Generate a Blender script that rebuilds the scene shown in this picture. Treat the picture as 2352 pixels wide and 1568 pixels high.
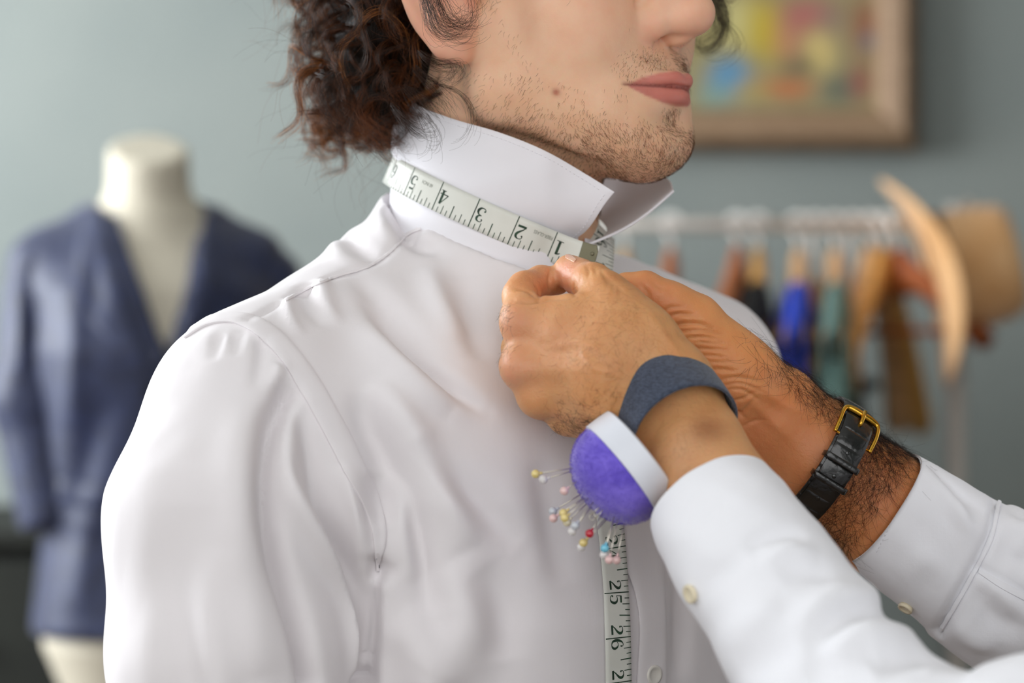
import bpy, math, random
import numpy as np
from mathutils import Vector, Matrix
from mathutils.bvhtree import BVHTree

for _o in list(bpy.data.objects):
    bpy.data.objects.remove(_o, do_unlink=True)
scene = bpy.context.scene
COL = scene.collection
rng = np.random.default_rng(7)
random.seed(7)

# ------------------------------------------------------------------ camera
D = 1.41                      # distance camera -> plane of focus (y = 0)
ZC = 1.42                     # camera height
LENS = 85.0
S = 36.0 / LENS * D / 2352    # metres per photo pixel in the plane y = 0
cam_d = bpy.data.cameras.new('camera')
cam_d.lens = LENS
cam_d.sensor_width = 36.0
cam_d.clip_start = 0.05
cam_d.dof.use_dof = True
cam_d.dof.focus_distance = D - 0.042
cam_d.dof.aperture_fstop = 4.2
cam = bpy.data.objects.new('camera', cam_d)
COL.objects.link(cam)
cam.location = (0, -D, ZC)
cam.rotation_euler = (math.pi / 2, 0, 0)
scene.camera = cam

# ------------------------------------------------------------------ world, daylight, exposure
world = bpy.data.worlds.new('world')
scene.world = world
world.use_nodes = True
bg = world.node_tree.nodes['Background']
bg.inputs[0].default_value = (0.93, 0.97, 1.0, 1)
bg.inputs[1].default_value = 0.75
def area(name, loc, aim, size, size_y, power, color):
    l = bpy.data.lights.new(name, 'AREA')
    l.shape = 'RECTANGLE'
    l.size, l.size_y = size, size_y
    l.energy = power
    l.color = color
    o = bpy.data.objects.new(name, l)
    COL.objects.link(o)
    o.location = loc
    o.rotation_euler = (Vector(aim) - Vector(loc)).to_track_quat('-Z', 'Y').to_euler()
    return o
# daylight entering by the two windows in the left wall
area('window_daylight', (-2.36, 1.30, 1.95), (0.6, 1.45, 1.3), 1.5, 1.4, 120, (0.92, 0.965, 1.0))
area('window_daylight', (-2.36, -1.10, 1.95), (0.2, -0.1, 1.35), 1.5, 1.4, 12, (0.97, 0.985, 1.0))
# added frontal fill lamp behind the camera, before an invented glazed front
area('front_fill_lamp', (-0.15, -2.15, 1.9), (0.05, 0.1, 1.3), 3.4, 1.8, 25, (1.0, 0.99, 0.975))
vs = scene.view_settings
vs.view_transform = 'Standard'
vs.look = 'None'
vs.gamma = 1.0
vs.use_curve_mapping = False
vs.exposure = -0.03

# ------------------------------------------------------------------ helpers: projection
def P(px, py, y):
    """world point that the photograph shows at pixel (px, py), at depth y"""
    k = (D + y) / D * S
    return np.array([(px - 1176) * k, y, ZC + (784 - py) * k])
def mm(px, y=0.0):
    return px * S * (D + y) / D

# ------------------------------------------------------------------ helpers: objects
def tag(o, label=None, cat=None, group=None, kind=None):
    if label: o['label'] = label
    if cat: o['category'] = cat
    if group: o['group'] = group
    if kind: o['kind'] = kind
    return o
def empty(name, loc):
    o = bpy.data.objects.new(name, None)
    COL.objects.link(o)
    o.location = Vector(loc)
    o.empty_display_size = 0.05
    return o
def link(name, me, mat=None, parent=None, smooth=True):
    o = bpy.data.objects.new(name, me)
    COL.objects.link(o)
    if mat is not None:
        for m in (mat if isinstance(mat, (list, tuple)) else [mat]):
            me.materials.append(m)
    if smooth and isinstance(me, bpy.types.Mesh) and len(me.polygons):
        me.polygons.foreach_set('use_smooth', np.ones(len(me.polygons), dtype=bool))
    if parent is not None:
        set_parent(o, parent)
    return o
def world_loc(o):
    v = Vector(o.location)
    while o.parent is not None:
        o = o.parent
        v = v + Vector(o.location)
    return v
def set_parent(o, parent):
    """all parents are only translated, so keep the world place by the offset"""
    w = world_loc(parent)
    o.parent = parent
    o.matrix_parent_inverse = Matrix.Identity(4)
    o.location = Vector(o.location) - w
def mesh(name, V, Fc):
    me = bpy.data.meshes.new(name)
    V = np.asarray(V, dtype=np.float32).reshape(-1, 3)
    if isinstance(Fc, np.ndarray) and Fc.ndim == 2:
        n, k = Fc.shape
        me.vertices.add(len(V)); me.vertices.foreach_set('co', V.ravel())
        me.loops.add(n * k); me.loops.foreach_set('vertex_index', Fc.ravel().astype(np.int32))
        me.polygons.add(n)
        me.polygons.foreach_set('loop_start', np.arange(0, n * k, k, dtype=np.int32))
        me.update(calc_edges=True)
    else:
        me.from_pydata([tuple(map(float, v)) for v in V], [], [tuple(int(i) for i in f) for f in Fc])
        me.update()
    return me
class MB:
    """collects simple shapes into one mesh"""
    def __init__(s): s.v = []; s.f = []; s.n = 0
    def add(s, V, Fc):
        V = np.asarray(V, float).reshape(-1, 3)
        s.v.append(V); s.f += [tuple(int(i) + s.n for i in f) for f in Fc]; s.n += len(V)
        return s
    def tube(s, pts, rad, sides=8, caps=True, sx=1.0):
        pts = np.asarray(pts, float); n = len(pts)
        rad = np.broadcast_to(np.asarray(rad, float), (n,))
        T = np.gradient(pts, axis=0); T /= np.linalg.norm(T, axis=1)[:, None] + 1e-12
        up = np.array([0, 0, 1.0]) if abs(T[0][2]) < 0.9 else np.array([1.0, 0, 0])
        N = np.cross(T[0], up); N /= np.linalg.norm(N)
        V = []
        for i in range(n):
            N = N - T[i] * np.dot(N, T[i]); N /= np.linalg.norm(N) + 1e-12
            B = np.cross(T[i], N)
            for k in range(sides):
                a = 2 * math.pi * k / sides
                V.append(pts[i] + rad[i] * (math.cos(a) * N * sx + math.sin(a) * B))
        Fc = [(i * sides + k, i * sides + (k + 1) % sides, (i + 1) * sides + (k + 1) % sides, (i + 1) * sides + k)
              for i in range(n - 1) for k in range(sides)]
        if caps:
            Fc.append(tuple(range(sides - 1, -1, -1)))
            Fc.append(tuple((n - 1) * sides + k for k in range(sides)))
        return s.add(V, Fc)
    def lathe(s, prof, c=(0, 0, 0), axis=(0, 0, 1), sides=32, caps=True):
        ax = Vector(axis).normalized(); q = Vector((0, 0, 1)).rotation_difference(ax).to_matrix()
        q = np.array(q); c = np.asarray(c, float); V = []
        for r, z in prof:
            for k in range(sides):
                a = 2 * math.pi * k / sides
                V.append(c + q @ np.array([r * math.cos(a), r * math.sin(a), z]))
        n = len(prof)
        Fc = [(i * sides + k, i * sides + (k + 1) % sides, (i + 1) * sides + (k + 1) % sides, (i + 1) * sides + k)
              for i in range(n - 1) for k in range(sides)]
        if caps:
            Fc.append(tuple(range(sides - 1, -1, -1)))
            Fc.append(tuple((n - 1) * sides + k for k in range(sides)))
        return s.add(V, Fc)
    def box(s, lo, hi):
        x0, y0, z0 = lo; x1, y1, z1 = hi
        V = [(x0,y0,z0),(x1,y0,z0),(x1,y1,z0),(x0,y1,z0),(x0,y0,z1),(x1,y0,z1),(x1,y1,z1),(x0,y1,z1)]
        return s.add(V, [(0,3,2,1),(4,5,6,7),(0,1,5,4),(1,2,6,5),(2,3,7,6),(3,0,4,7)])
    def sphere(s, c, r, nu=16, nv=10):
        c = np.asarray(c, float); r = np.broadcast_to(np.asarray(r, float), (3,)); V = [c + r * (0, 0, 1)]
        for j in range(1, nv):
            t = math.pi * j / nv
            for k in range(nu):
                a = 2 * math.pi * k / nu
                V.append(c + r * (math.sin(t) * math.cos(a), math.sin(t) * math.sin(a), math.cos(t)))
        V.append(c - r * (0, 0, 1)); Fc = []
        for k in range(nu): Fc.append((0, 1 + k, 1 + (k + 1) % nu))
        for j in range(nv - 2):
            for k in range(nu):
                a = 1 + j * nu; b = a + nu
                Fc.append((a + k, b + k, b + (k + 1) % nu, a + (k + 1) % nu))
        a = 1 + (nv - 2) * nu
        for k in range(nu): Fc.append((a + k, len(V) - 1, a + (k + 1) % nu))
        return s.add(V, Fc)
    def sheet(s, G, thick, flip=False):
        """closed shell of a grid of points G (nu, nv, 3)"""
        G = np.asarray(G, float); nu, nv, _ = G.shape
        du = np.gradient(G, axis=0); dv = np.gradient(G, axis=1)
        N = np.cross(du, dv); N /= np.linalg.norm(N, axis=2)[:, :, None] + 1e-12
        if flip: N = -N
        A = (G + N * thick / 2).reshape(-1, 3); B = (G - N * thick / 2).reshape(-1, 3); m = nu * nv
        idx = lambda i, j: i * nv + j
        Fc = []
        for i in range(nu - 1):
            for j in range(nv - 1):
                q = (idx(i, j), idx(i + 1, j), idx(i + 1, j + 1), idx(i, j + 1))
                if flip: q = q[::-1]
                Fc.append(q); Fc.append(tuple(k + m for k in q[::-1]))
        rim = [idx(i, 0) for i in range(nu)] + [idx(nu - 1, j) for j in range(1, nv)] + \
              [idx(i, nv - 1) for i in range(nu - 2, -1, -1)] + [idx(0, j) for j in range(nv - 2, 0, -1)]
        for a, b in zip(rim, rim[1:] + rim[:1]):
            q = (b, a, a + m, b + m)
            Fc.append(q[::-1] if flip else q)
        return s.add(np.vstack([A, B]), Fc)
    def build(s, name, mat=None, parent=None, smooth=True, bevel=0.0, segs=2, origin=None, angle=None):
        V = np.vstack(s.v)
        o0 = np.zeros(3) if origin is None else np.asarray(origin, float)
        o = link(name, mesh(name, V - o0, s.f), mat, None, smooth)
        o.location = Vector(o0)
        if parent is not None: set_parent(o, parent)
        if bevel:
            b = o.modifiers.new('bevel', 'BEVEL'); b.width = bevel; b.segments = segs; b.limit_method = 'ANGLE'
        if angle:
            o.data.set_sharp_from_angle(angle=math.radians(angle))
        return o
def spline(pts, n):
    """Catmull-Rom through pts (any dimension), n samples evenly along the chord length"""
    p = np.asarray(pts, float)
    if len(p) == 2:
        t = np.linspace(0, 1, n)[:, None]; return p[0] * (1 - t) + p[1] * t
    d = np.concatenate([[0], np.cumsum(np.linalg.norm(np.diff(p[:, :3], axis=0), axis=1) + 1e-9)])
    q = np.vstack([2 * p[0] - p[1], p, 2 * p[-1] - p[-2]])
    tt = np.linspace(0, d[-1], n); out = []
    for t in tt:
        i = min(max(np.searchsorted(d, t, 'right') - 1, 0), len(p) - 2)
        u = (t - d[i]) / (d[i + 1] - d[i])
        a, b, c, e = q[i], q[i + 1], q[i + 2], q[i + 3]
        # finite-difference tangents scaled to the segment
        L = d[i + 1] - d[i]
        m0 = (c - a) / (L + (d[i] - d[i - 1] if i > 0 else L)) * L
        m1 = (e - b) / (L + (d[i + 2] - d[i + 1] if i + 2 < len(d) else L)) * L
        out.append((2*u**3-3*u**2+1)*b + (u**3-2*u**2+u)*m0 + (-2*u**3+3*u**2)*c + (u**3-u**2)*m1)
    return np.array(out)

# ------------------------------------------------------------------ helpers: signed distance sculpting
class SDF:
    def __init__(s, lo, hi, h):
        s.lo = np.asarray(lo, np.float64); s.h = h
        s.dim = np.ceil((np.asarray(hi) - s.lo) / h).astype(int) + 1
        s.F = np.full(s.dim, 0.05, np.float32)
        s.ax = [(s.lo[i] + h * np.arange(s.dim[i])).astype(np.float32) for i in range(3)]
    def _sl(s, lo, hi, m):
        a = np.maximum(np.floor((np.asarray(lo) - m - s.lo) / s.h).astype(int), 0)
        b = np.minimum(np.ceil((np.asarray(hi) + m - s.lo) / s.h).astype(int) + 1, s.dim)
        if np.any(b <= a): return None
        return tuple(slice(int(i), int(j)) for i, j in zip(a, b))
    def _xyz(s, sl):
        return s.ax[0][sl[0]][:, None, None], s.ax[1][sl[1]][None, :, None], s.ax[2][sl[2]][None, None, :]
    def _mix(s, sl, d, k, op):
        A = s.F[sl]
        if op == 'add':
            if k > 0:
                t = np.clip(0.5 + 0.5 * (A - d) / k, 0, 1)
                A[...] = A * (1 - t) + d * t - k * t * (1 - t)
            else: np.minimum(A, d, out=A)
        else:
            d = -d
            if k > 0:
                t = np.clip(0.5 - 0.5 * (A - d) / k, 0, 1)
                A[...] = A * (1 - t) + d * t + k * t * (1 - t)
            else: np.maximum(A, d, out=A)
    def cone(s, p, q, r1, r2, k=0.004, op='add'):
        p = np.asarray(p, float); q = np.asarray(q, float); r = max(r1, r2)
        sl = s._sl(np.minimum(p, q) - r, np.maximum(p, q) + r, k + 3 * s.h)
        if sl is None: return s
        X, Y, Z = s._xyz(sl); v = q - p; L2 = float(v @ v) + 1e-12
        t = np.clip(((X - p[0]) * v[0] + (Y - p[1]) * v[1] + (Z - p[2]) * v[2]) / L2, 0, 1)
        d = np.sqrt((X - p[0] - t * v[0])**2 + (Y - p[1] - t * v[1])**2 + (Z - p[2] - t * v[2])**2) - (r1 + (r2 - r1) * t)
        s._mix(sl, d.astype(np.float32), k, op); return s
    def chain(s, pts, k=0.004, op='add'):
        """pts: rows x, y, z, r"""
        for a, b in zip(pts[:-1], pts[1:]):
            s.cone(a[:3], b[:3], a[3], b[3], k, op)
        return s
    def ell(s, c, rad, k=0.004, op='add', M=None):
        """ellipsoid; columns of M are its axes"""
        c = np.asarray(c, float); rad = np.asarray(rad, float)
        M = np.eye(3) if M is None else np.asarray(M, float)
        ext = np.sqrt(((M * rad)**2).sum(1))
        sl = s._sl(c - ext, c + ext, k + 3 * s.h)
        if sl is None: return s
        X, Y, Z = s._xyz(sl); X = X - c[0]; Y = Y - c[1]; Z = Z - c[2]
        k0 = 0; k1 = 0
        for i in range(3):
            w = X * M[0, i] + Y * M[1, i] + Z * M[2, i]
            k0 = k0 + (w / rad[i])**2; k1 = k1 + (w / rad[i]**2)**2
        k0 = np.sqrt(k0); k1 = np.sqrt(k1)
        d = k0 * (k0 - 1) / np.maximum(k1, 1e-6)
        s._mix(sl, d.astype(np.float32), k, op); return s
    def cut(s, point, normal):
        """remove what lies on the normal's side of the plane"""
        X, Y, Z = s._xyz(tuple(slice(0, int(n)) for n in s.dim))
        n = np.asarray(normal, float); n = n / np.linalg.norm(n); p = np.asarray(point, float)
        d = (X - p[0]) * n[0] + (Y - p[1]) * n[1] + (Z - p[2]) * n[2]
        np.maximum(s.F, d.astype(np.float32), out=s.F); return s
    def extract(s, smooth=2):
        F = s.F.copy()
        F[0] = F[-1] = 0.01; F[:, 0] = F[:, -1] = 0.01; F[:, :, 0] = F[:, :, -1] = 0.01
        ins = (F < 0)
        c = np.zeros(tuple(n - 1 for n in F.shape), np.uint8)
        off = [(i, j, k) for i in (0, 1) for j in (0, 1) for k in (0, 1)]
        n0, n1, n2 = c.shape
        for i, j, k in off: c += ins[i:i + n0, j:j + n1, k:k + n2]
        idx = np.argwhere((c > 0) & (c < 8))
        vid = np.full(c.shape, -1, np.int32)
        vid[idx[:, 0], idx[:, 1], idx[:, 2]] = np.arange(len(idx))
        val = {o: F[idx[:, 0] + o[0], idx[:, 1] + o[1], idx[:, 2] + o[2]] for o in off}
        acc = np.zeros((len(idx), 3)); cnt = np.zeros(len(idx))
        for o in off:
            for a in range(3):
                if o[a] == 0:
                    o2 = list(o); o2[a] = 1; o2 = tuple(o2)
                    f0, f1 = val[o], val[o2]; m = (f0 < 0) != (f1 < 0)
                    t = f0[m] / (f0[m] - f1[m])
                    pt = np.tile(np.array(o, float), (m.sum(), 1)); pt[:, a] += t
                    acc[m] += pt; cnt[m] += 1
        V = s.lo + s.h * (idx + acc / cnt[:, None])
        faces = []
        for a in range(3):
            b, d = [(1, 2), (2, 0), (0, 1)][a]
            sh = [slice(None)] * 3; sh2 = [slice(None)] * 3
            sh[a] = slice(0, -1); sh2[a] = slice(1, None)
            i0 = ins[tuple(sh)]; i1 = ins[tuple(sh2)]
            for fl, m in ((False, i0 & ~i1), (True, ~i0 & i1)):
                e = np.argwhere(m)
                e = e[(e[:, b] > 0) & (e[:, d] > 0) & (e[:, b] < F.shape[b] - 1) & (e[:, d] < F.shape[d] - 1)]
                def cell(db, dd):
                    g = e.copy(); g[:, b] += db; g[:, d] += dd
                    return vid[g[:, 0], g[:, 1], g[:, 2]]
                q = np.stack([cell(-1, -1), cell(0, -1), cell(0, 0), cell(-1, 0)], 1)
                faces.append(q[:, ::-1] if fl else q)
        Q = np.vstack(faces); Q = Q[(Q >= 0).all(1)]
        return smooth_mesh(V, Q, smooth), Q
def smooth_mesh(V, Q, it, lam=0.5):
    n = len(V)
    E = np.vstack([Q[:, [i, (i + 1) % Q.shape[1]]] for i in range(Q.shape[1])])
    a = np.concatenate([E[:, 0], E[:, 1]]); b = np.concatenate([E[:, 1], E[:, 0]])
    cnt = np.maximum(np.bincount(a, minlength=n), 1)[:, None]
    for i in range(it):
        m = np.stack([np.bincount(a, V[b, k], n) for k in range(3)], 1) / cnt
        V = V + (m - V) * lam
    return V
def normals(V, Q):
    d1 = V[Q[:, 2]] - V[Q[:, 0]]; d2 = V[Q[:, 3]] - V[Q[:, 1]]
    fn = np.cross(d1, d2); N = np.zeros_like(V)
    for i in range(4):
        for k in range(3): N[:, k] += np.bincount(Q[:, i], fn[:, k], len(V))
    return N / (np.linalg.norm(N, axis=1)[:, None] + 1e-12)
def bvh(V, Q):
    return BVHTree.FromPolygons([Vector(v) for v in V.tolist()], Q.tolist())
def hit(tree, px, py, y_default=0.0):
    o = np.array([0, -D, ZC]); d = P(px, py, 0.0) - o; d /= np.linalg.norm(d)
    r = tree.ray_cast(Vector(o), Vector(d))
    if r[0] is None:
        return P(px, py, y_default), np.array([0, -1.0, 0])
    n = np.array(r[1]); n = n if n @ d < 0 else -n
    return np.array(r[0]), n
def surf_line(tree, pix, n=40):
    """pixel polyline -> smooth 3D line lying on the surface"""
    q = spline(np.array([(a[0], a[1], 0.0) for a in pix]), n)
    A = [hit(tree, a, b) for a, b, _ in q]
    return np.array([a[0] for a in A]), np.array([a[1] for a in A])
def poly_dist(V, L):
    """distance of the points V from the polyline L, and the parameter 0..1 along it"""
    best = np.full(len(V), 1e9); par = np.zeros(len(V)); m = len(L) - 1
    lo = L.min(0) - 0.06; hi = L.max(0) + 0.06
    sel = np.where(((V > lo) & (V < hi)).all(1))[0]; W = V[sel]; bb = best[sel]; pp = par[sel]
    for i in range(m):
        v = L[i + 1] - L[i]; t = np.clip(((W - L[i]) @ v) / (v @ v + 1e-12), 0, 1)
        d = np.linalg.norm(W - L[i] - t[:, None] * v, axis=1)
        g = d < bb; bb[g] = d[g]; pp[g] = (i + t[g]) / m
    best[sel] = bb; par[sel] = pp
    return best, par
def folds(V, Q, tree, specs, n=24):
    """press ridges (+) and valleys (-) along pixel polylines into the cloth; specs: (polyline, height mm, half width mm[, taper])"""
    N = normals(V, Q); disp = np.zeros(len(V))
    for sp in specs:
        pix, hgt, wid = sp[:3]; tp = sp[3] if len(sp) > 3 else 'both'
        L, _ = surf_line(tree, pix, n)
        d, t = poly_dist(V, L)
        if tp == 'both': e = np.sin(np.pi * np.clip(t, 0.02, 0.98))**0.6
        elif tp == 'end': e = np.cos(np.pi / 2 * t)**0.7
        elif tp == 'start': e = np.sin(np.pi / 2 * np.clip(t, 0.02, 1))**0.7
        else: e = 1.0
        disp += hgt * 1e-3 * e * np.exp(-(d / (wid * 1e-3))**2)
    return V + N * disp[:, None]
def noise3(V, scale, seed):
    """cheap smooth noise: sum of random sines"""
    g = np.random.default_rng(seed); out = np.zeros(len(V))
    for i in range(7):
        k = g.normal(size=3); k = k / np.linalg.norm(k) * scale * g.uniform(0.6, 1.6)
        out += np.sin(V @ k + g.uniform(0, 6.28))
    return out / 7
def set_color(me, C, name='Col'):
    a = me.color_attributes.new(name, 'FLOAT_COLOR', 'POINT')
    buf = np.ones((len(me.vertices), 4), np.float32); buf[:, :3] = C
    a.data.foreach_set('color', buf.ravel())
def sstep(a, b, x):
    t = np.clip((x - a) / (b - a), 0, 1); return t * t * (3 - 2 * t)
def hair(name, strands, radius, mat, parent=None, tip=0.25):
    """strands: list of (n, 3) arrays -> one hair curves object"""
    cv = bpy.data.hair_curves.new(name)
    cv.add_curves([len(a) for a in strands])
    pts = np.vstack(strands).astype(np.float32)
    cv.points.foreach_set('position', pts.ravel())
    rad = []
    for i, a in enumerate(strands):
        r = radius[i] if hasattr(radius, '__len__') else radius
        rad.append(r * np.linspace(1, tip, len(a)))
    at = cv.attributes.get('radius') or cv.attributes.new('radius', 'FLOAT', 'POINT')
    at.data.foreach_set('value', np.concatenate(rad).astype(np.float32))
    cv.materials.append(mat)
    o = bpy.data.objects.new(name, cv)
    COL.objects.link(o)
    if parent is not None: set_parent(o, parent)
    return o

# ------------------------------------------------------------------ materials
def srgb(r, g, b):
    f = lambda c: c / 12.92 if c <= 0.04045 else ((c + 0.055) / 1.055)**2.4
    return (f(r / 255), f(g / 255), f(b / 255), 1)
class Mat:
    def __init__(s, name, color=(0.8, 0.8, 0.8, 1), rough=0.6, metal=0.0, spec=0.5, sheen=0.0, sss=0.0):
        s.m = bpy.data.materials.new(name); s.m.use_nodes = True
        s.t = s.m.node_tree; s.b = s.t.nodes['Principled BSDF']
        s.b.inputs['Base Color'].default_value = color
        s.b.inputs['Roughness'].default_value = rough
        s.b.inputs['Metallic'].default_value = metal
        s.b.inputs['Specular IOR Level'].default_value = spec
        s.b.inputs['Sheen Weight'].default_value = sheen
        if sss:
            s.b.inputs['Subsurface Weight'].default_value = 0.75
            s.b.inputs['Subsurface Scale'].default_value = sss
            s.b.inputs['Subsurface Radius'].default_value = (1.0, 0.35, 0.2)
        s.nrm = None
    def node(s, typ, **kw):
        n = s.t.nodes.new(typ)
        for k, v in kw.items():
            if hasattr(n, k): setattr(n, k, v)
            else: n.inputs[k].default_value = v
        return n
    def coords(s, scale=(1, 1, 1), rot=(0, 0, 0)):
        c = s.node('ShaderNodeTexCoord'); m = s.node('ShaderNodeMapping')
        m.inputs['Scale'].default_value = scale; m.inputs['Rotation'].default_value = rot
        s.t.links.new(c.outputs['Object'], m.inputs[0]); return m.outputs[0]
    def bump(s, tex_out, strength, dist):
        b = s.node('ShaderNodeBump'); b.inputs['Strength'].default_value = strength; b.inputs['Distance'].default_value = dist
        s.t.links.new(tex_out, b.inputs['Height'])
        if s.nrm is not None: s.t.links.new(s.nrm, b.inputs['Normal'])
        s.nrm = b.outputs[0]; s.t.links.new(s.nrm, s.b.inputs['Normal']); return s
    def noise_bump(s, scale, strength, dist, stretch=(1, 1, 1), detail=3, rot=(0, 0, 0)):
        n = s.node('ShaderNodeTexNoise'); n.inputs['Scale'].default_value = scale; n.inputs['Detail'].default_value = detail
        s.t.links.new(s.coords(stretch, rot), n.inputs['Vector'])
        return s.bump(n.outputs[0], strength, dist)
    def weave(s, scale, strength, dist):
        for prof in ('X', 'Z'):
            w = s.node('ShaderNodeTexWave'); w.bands_direction = prof; w.inputs['Scale'].default_value = scale
            w.inputs['Distortion'].default_value = 0.6
            s.t.links.new(s.coords(), w.inputs['Vector']); s.bump(w.outputs[0], strength, dist)
        return s
    def vary(s, c1, c2, scale=5.0, detail=3, stretch=(1, 1, 1), lo=0.35, hi=0.65):
        n = s.node('ShaderNodeTexNoise'); n.inputs['Scale'].default_value = scale; n.inputs['Detail'].default_value = detail
        s.t.links.new(s.coords(stretch), n.inputs['Vector'])
        r = s.node('ShaderNodeValToRGB'); r.color_ramp.elements[0].position = lo; r.color_ramp.elements[1].position = hi
        r.color_ramp.elements[0].color = c1; r.color_ramp.elements[1].color = c2
        s.t.links.new(n.outputs[0], r.inputs[0]); s.t.links.new(r.outputs[0], s.b.inputs['Base Color']); return s
    def vcol(s, name='Col', mottle=0.0, mscale=60.0, tint=(0.8, 0.35, 0.25, 1)):
        a = s.node('ShaderNodeVertexColor'); a.layer_name = name; out = a.outputs[0]
        if mottle:
            n = s.node('ShaderNodeTexNoise'); n.inputs['Scale'].default_value = mscale; n.inputs['Detail'].default_value = 5
            s.t.links.new(s.coords(), n.inputs['Vector'])
            mr = s.node('ShaderNodeMapRange'); mr.inputs[1].default_value = 0.4; mr.inputs[2].default_value = 0.75
            mr.inputs[3].default_value = 0.0; mr.inputs[4].default_value = mottle
            s.t.links.new(n.outputs[0], mr.inputs[0])
            mx = s.node('ShaderNodeMix'); mx.data_type = 'RGBA'; mx.blend_type = 'MULTIPLY'
            s.t.links.new(mr.outputs[0], mx.inputs[0]); s.t.links.new(out, mx.inputs[6]); mx.inputs[7].default_value = tint
            out = mx.outputs[2]
        s.t.links.new(out, s.b.inputs['Base Color']); return s

# ------------------------------------------------------------------ the room
m_wall = Mat('grey_green_wall_paint', srgb(148, 154, 151), 0.85, spec=0.2)
m_wall.vary(srgb(140, 147, 144), srgb(147, 153, 149), 3.0).noise_bump(180, 0.15, 0.002)
m_floor = Mat('oak_floor_boards', srgb(96, 72, 50), 0.5)
m_floor.vary(srgb(80, 58, 40), srgb(110, 84, 58), 6, stretch=(0.4, 6, 1))
m_ceil = Mat('white_ceiling_paint', srgb(225, 225, 222), 0.9)
m_trimw = Mat('white_gloss_trim', srgb(225, 225, 220), 0.4)
m_glass = Mat('window_glass', (1, 1, 1, 1), 0.0, spec=0.5)
m_glass.b.inputs['Transmission Weight'].default_value = 1.0
m_glass.b.inputs['IOR'].default_value = 1.02
WY = 2.62; WX = -2.45; WR = 3.4; WB = -2.25; WH = 2.9
tag(MB().box((WX - 0.15, WY, 0), (WR + 0.15, WY + 0.15, WH)).build('wall_back', m_wall.m, smooth=False), kind='structure')
tag(MB().box((WX - 0.15, WB, -0.1), (WR + 0.15, WY + 0.15, 0)).build('floor', m_floor.m, smooth=False), kind='structure')
tag(MB().box((WX - 0.15, WB, WH), (WR + 0.15, WY + 0.15, WH + 0.1)).build('ceiling', m_ceil.m, smooth=False), kind='structure')
tag(MB().box((WR, WB, 0), (WR + 0.15, WY, WH)).build('wall_right', m_wall.m, smooth=False), kind='structure')
# left wall with two window openings
wl = MB(); Z0, Z1 = 1.2, 2.65; WINS = [(-1.85, -0.35), (0.55, 2.05)]
wl.box((WX - 0.15, WB, 0), (WX, WY, Z0)).box((WX - 0.15, WB, Z1), (WX, WY, WH))
for y0, y1 in ((WB, -1.85), (-0.35, 0.55), (2.05, WY)): wl.box((WX - 0.15, y0, Z0), (WX, y1, Z1))
tag(wl.build('wall_left', m_wall.m, smooth=False), kind='structure')
for i, (W0, W1) in enumerate(WINS):
    wf = MB()
    for z in (Z0, Z1 - 0.05, (Z0 + Z1) / 2): wf.box((WX - 0.12, W0, z), (WX - 0.06, W1, z + 0.05))
    for y in (W0, W1 - 0.05, (W0 + W1) / 2): wf.box((WX - 0.12, y, Z0), (WX - 0.06, y + 0.05, Z1))
    w_o = tag(wf.build('window_%d' % (i + 1), m_trimw.m, smooth=False), kind='structure')
    MB().box((WX - 0.06, W0 - 0.04, Z0 - 0.03), (WX + 0.06, W1 + 0.04, Z0)).build('window_sill', m_trimw.m, w_o, smooth=False)
    MB().box((WX - 0.094, W0, Z0), (WX - 0.09, W1, Z1)).build('window_pane', m_glass.m, w_o, smooth=False)
# unseen front wall, with a glazed opening added to back the fill lamp
X0, X1, ZA, ZB = -1.95, 1.65, 0.75, 2.8
wfr = MB().box((WX, WB - 0.15, 0), (WR, WB, ZA)).box((WX, WB - 0.15, ZB), (WR, WB, WH)).box((WX, WB - 0.15, ZA), (X0, WB, ZB)).box((X1, WB - 0.15, ZA), (WR, WB, ZB))
tag(wfr.build('wall_front', m_wall.m, smooth=False), kind='structure')
wf = MB()
for z in (ZA, ZB - 0.05): wf.box((X0, WB - 0.12, z), (X1, WB - 0.06, z + 0.05))
for x in np.linspace(X0, X1 - 0.05, 4): wf.box((x, WB - 0.12, ZA), (x + 0.05, WB - 0.06, ZB))
w_o = tag(wf.build('window_3', m_trimw.m, smooth=False), kind='structure')
MB().box((X0, WB - 0.094, ZA), (X1, WB - 0.09, ZB)).build('window_pane', m_glass.m, w_o, smooth=False)
tag(MB().box((WX, WY - 0.02, 0), (WR, WY, 0.12)).build('baseboard_back', m_trimw.m, smooth=False), kind='structure')

# ------------------------------------------------------------------ the client being measured
m_skin = Mat('client_skin', srgb(226, 178, 148), 0.48, spec=0.4, sss=0.0035)
m_skin.vcol('Col', 0.35, 90, (0.92, 0.72, 0.66, 1)).noise_bump(420, 0.22, 0.0006, detail=4).noise_bump(1500, 0.2, 0.0002)
YAW = math.radians(55)
HF = np.array([math.sin(YAW), -math.cos(YAW), 0]); HR = np.array([-math.cos(YAW), -math.sin(YAW), 0]); HU = np.array([0, 0, 1.0])
HO = P(1228, 20, 0.062)
HM = np.stack([HR, HF, HU], 1)               # head axes as columns
def H(r, f, u): return HO + (HR * r + HF * f + HU * u) * 1e-3
def hl(V): return ((V - HO) @ HM) * 1e3      # world -> head local mm
TY = math.radians(40)
TF = np.array([math.sin(TY), -math.cos(TY), 0]); TR = np.array([-math.cos(TY), -math.sin(TY), 0])
T0 = P(1145, 560, 0.075)
def T(r, f, u): return T0 + (TR * r + TF * f + HU * u) * 1e-3
TM = np.stack([TR, TF, HU], 1)

client = empty('person', (T0[0], T0[1], 0.0))
tag(client, 'curly-haired man in an open-necked white shirt with collar turned up', 'person')

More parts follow.
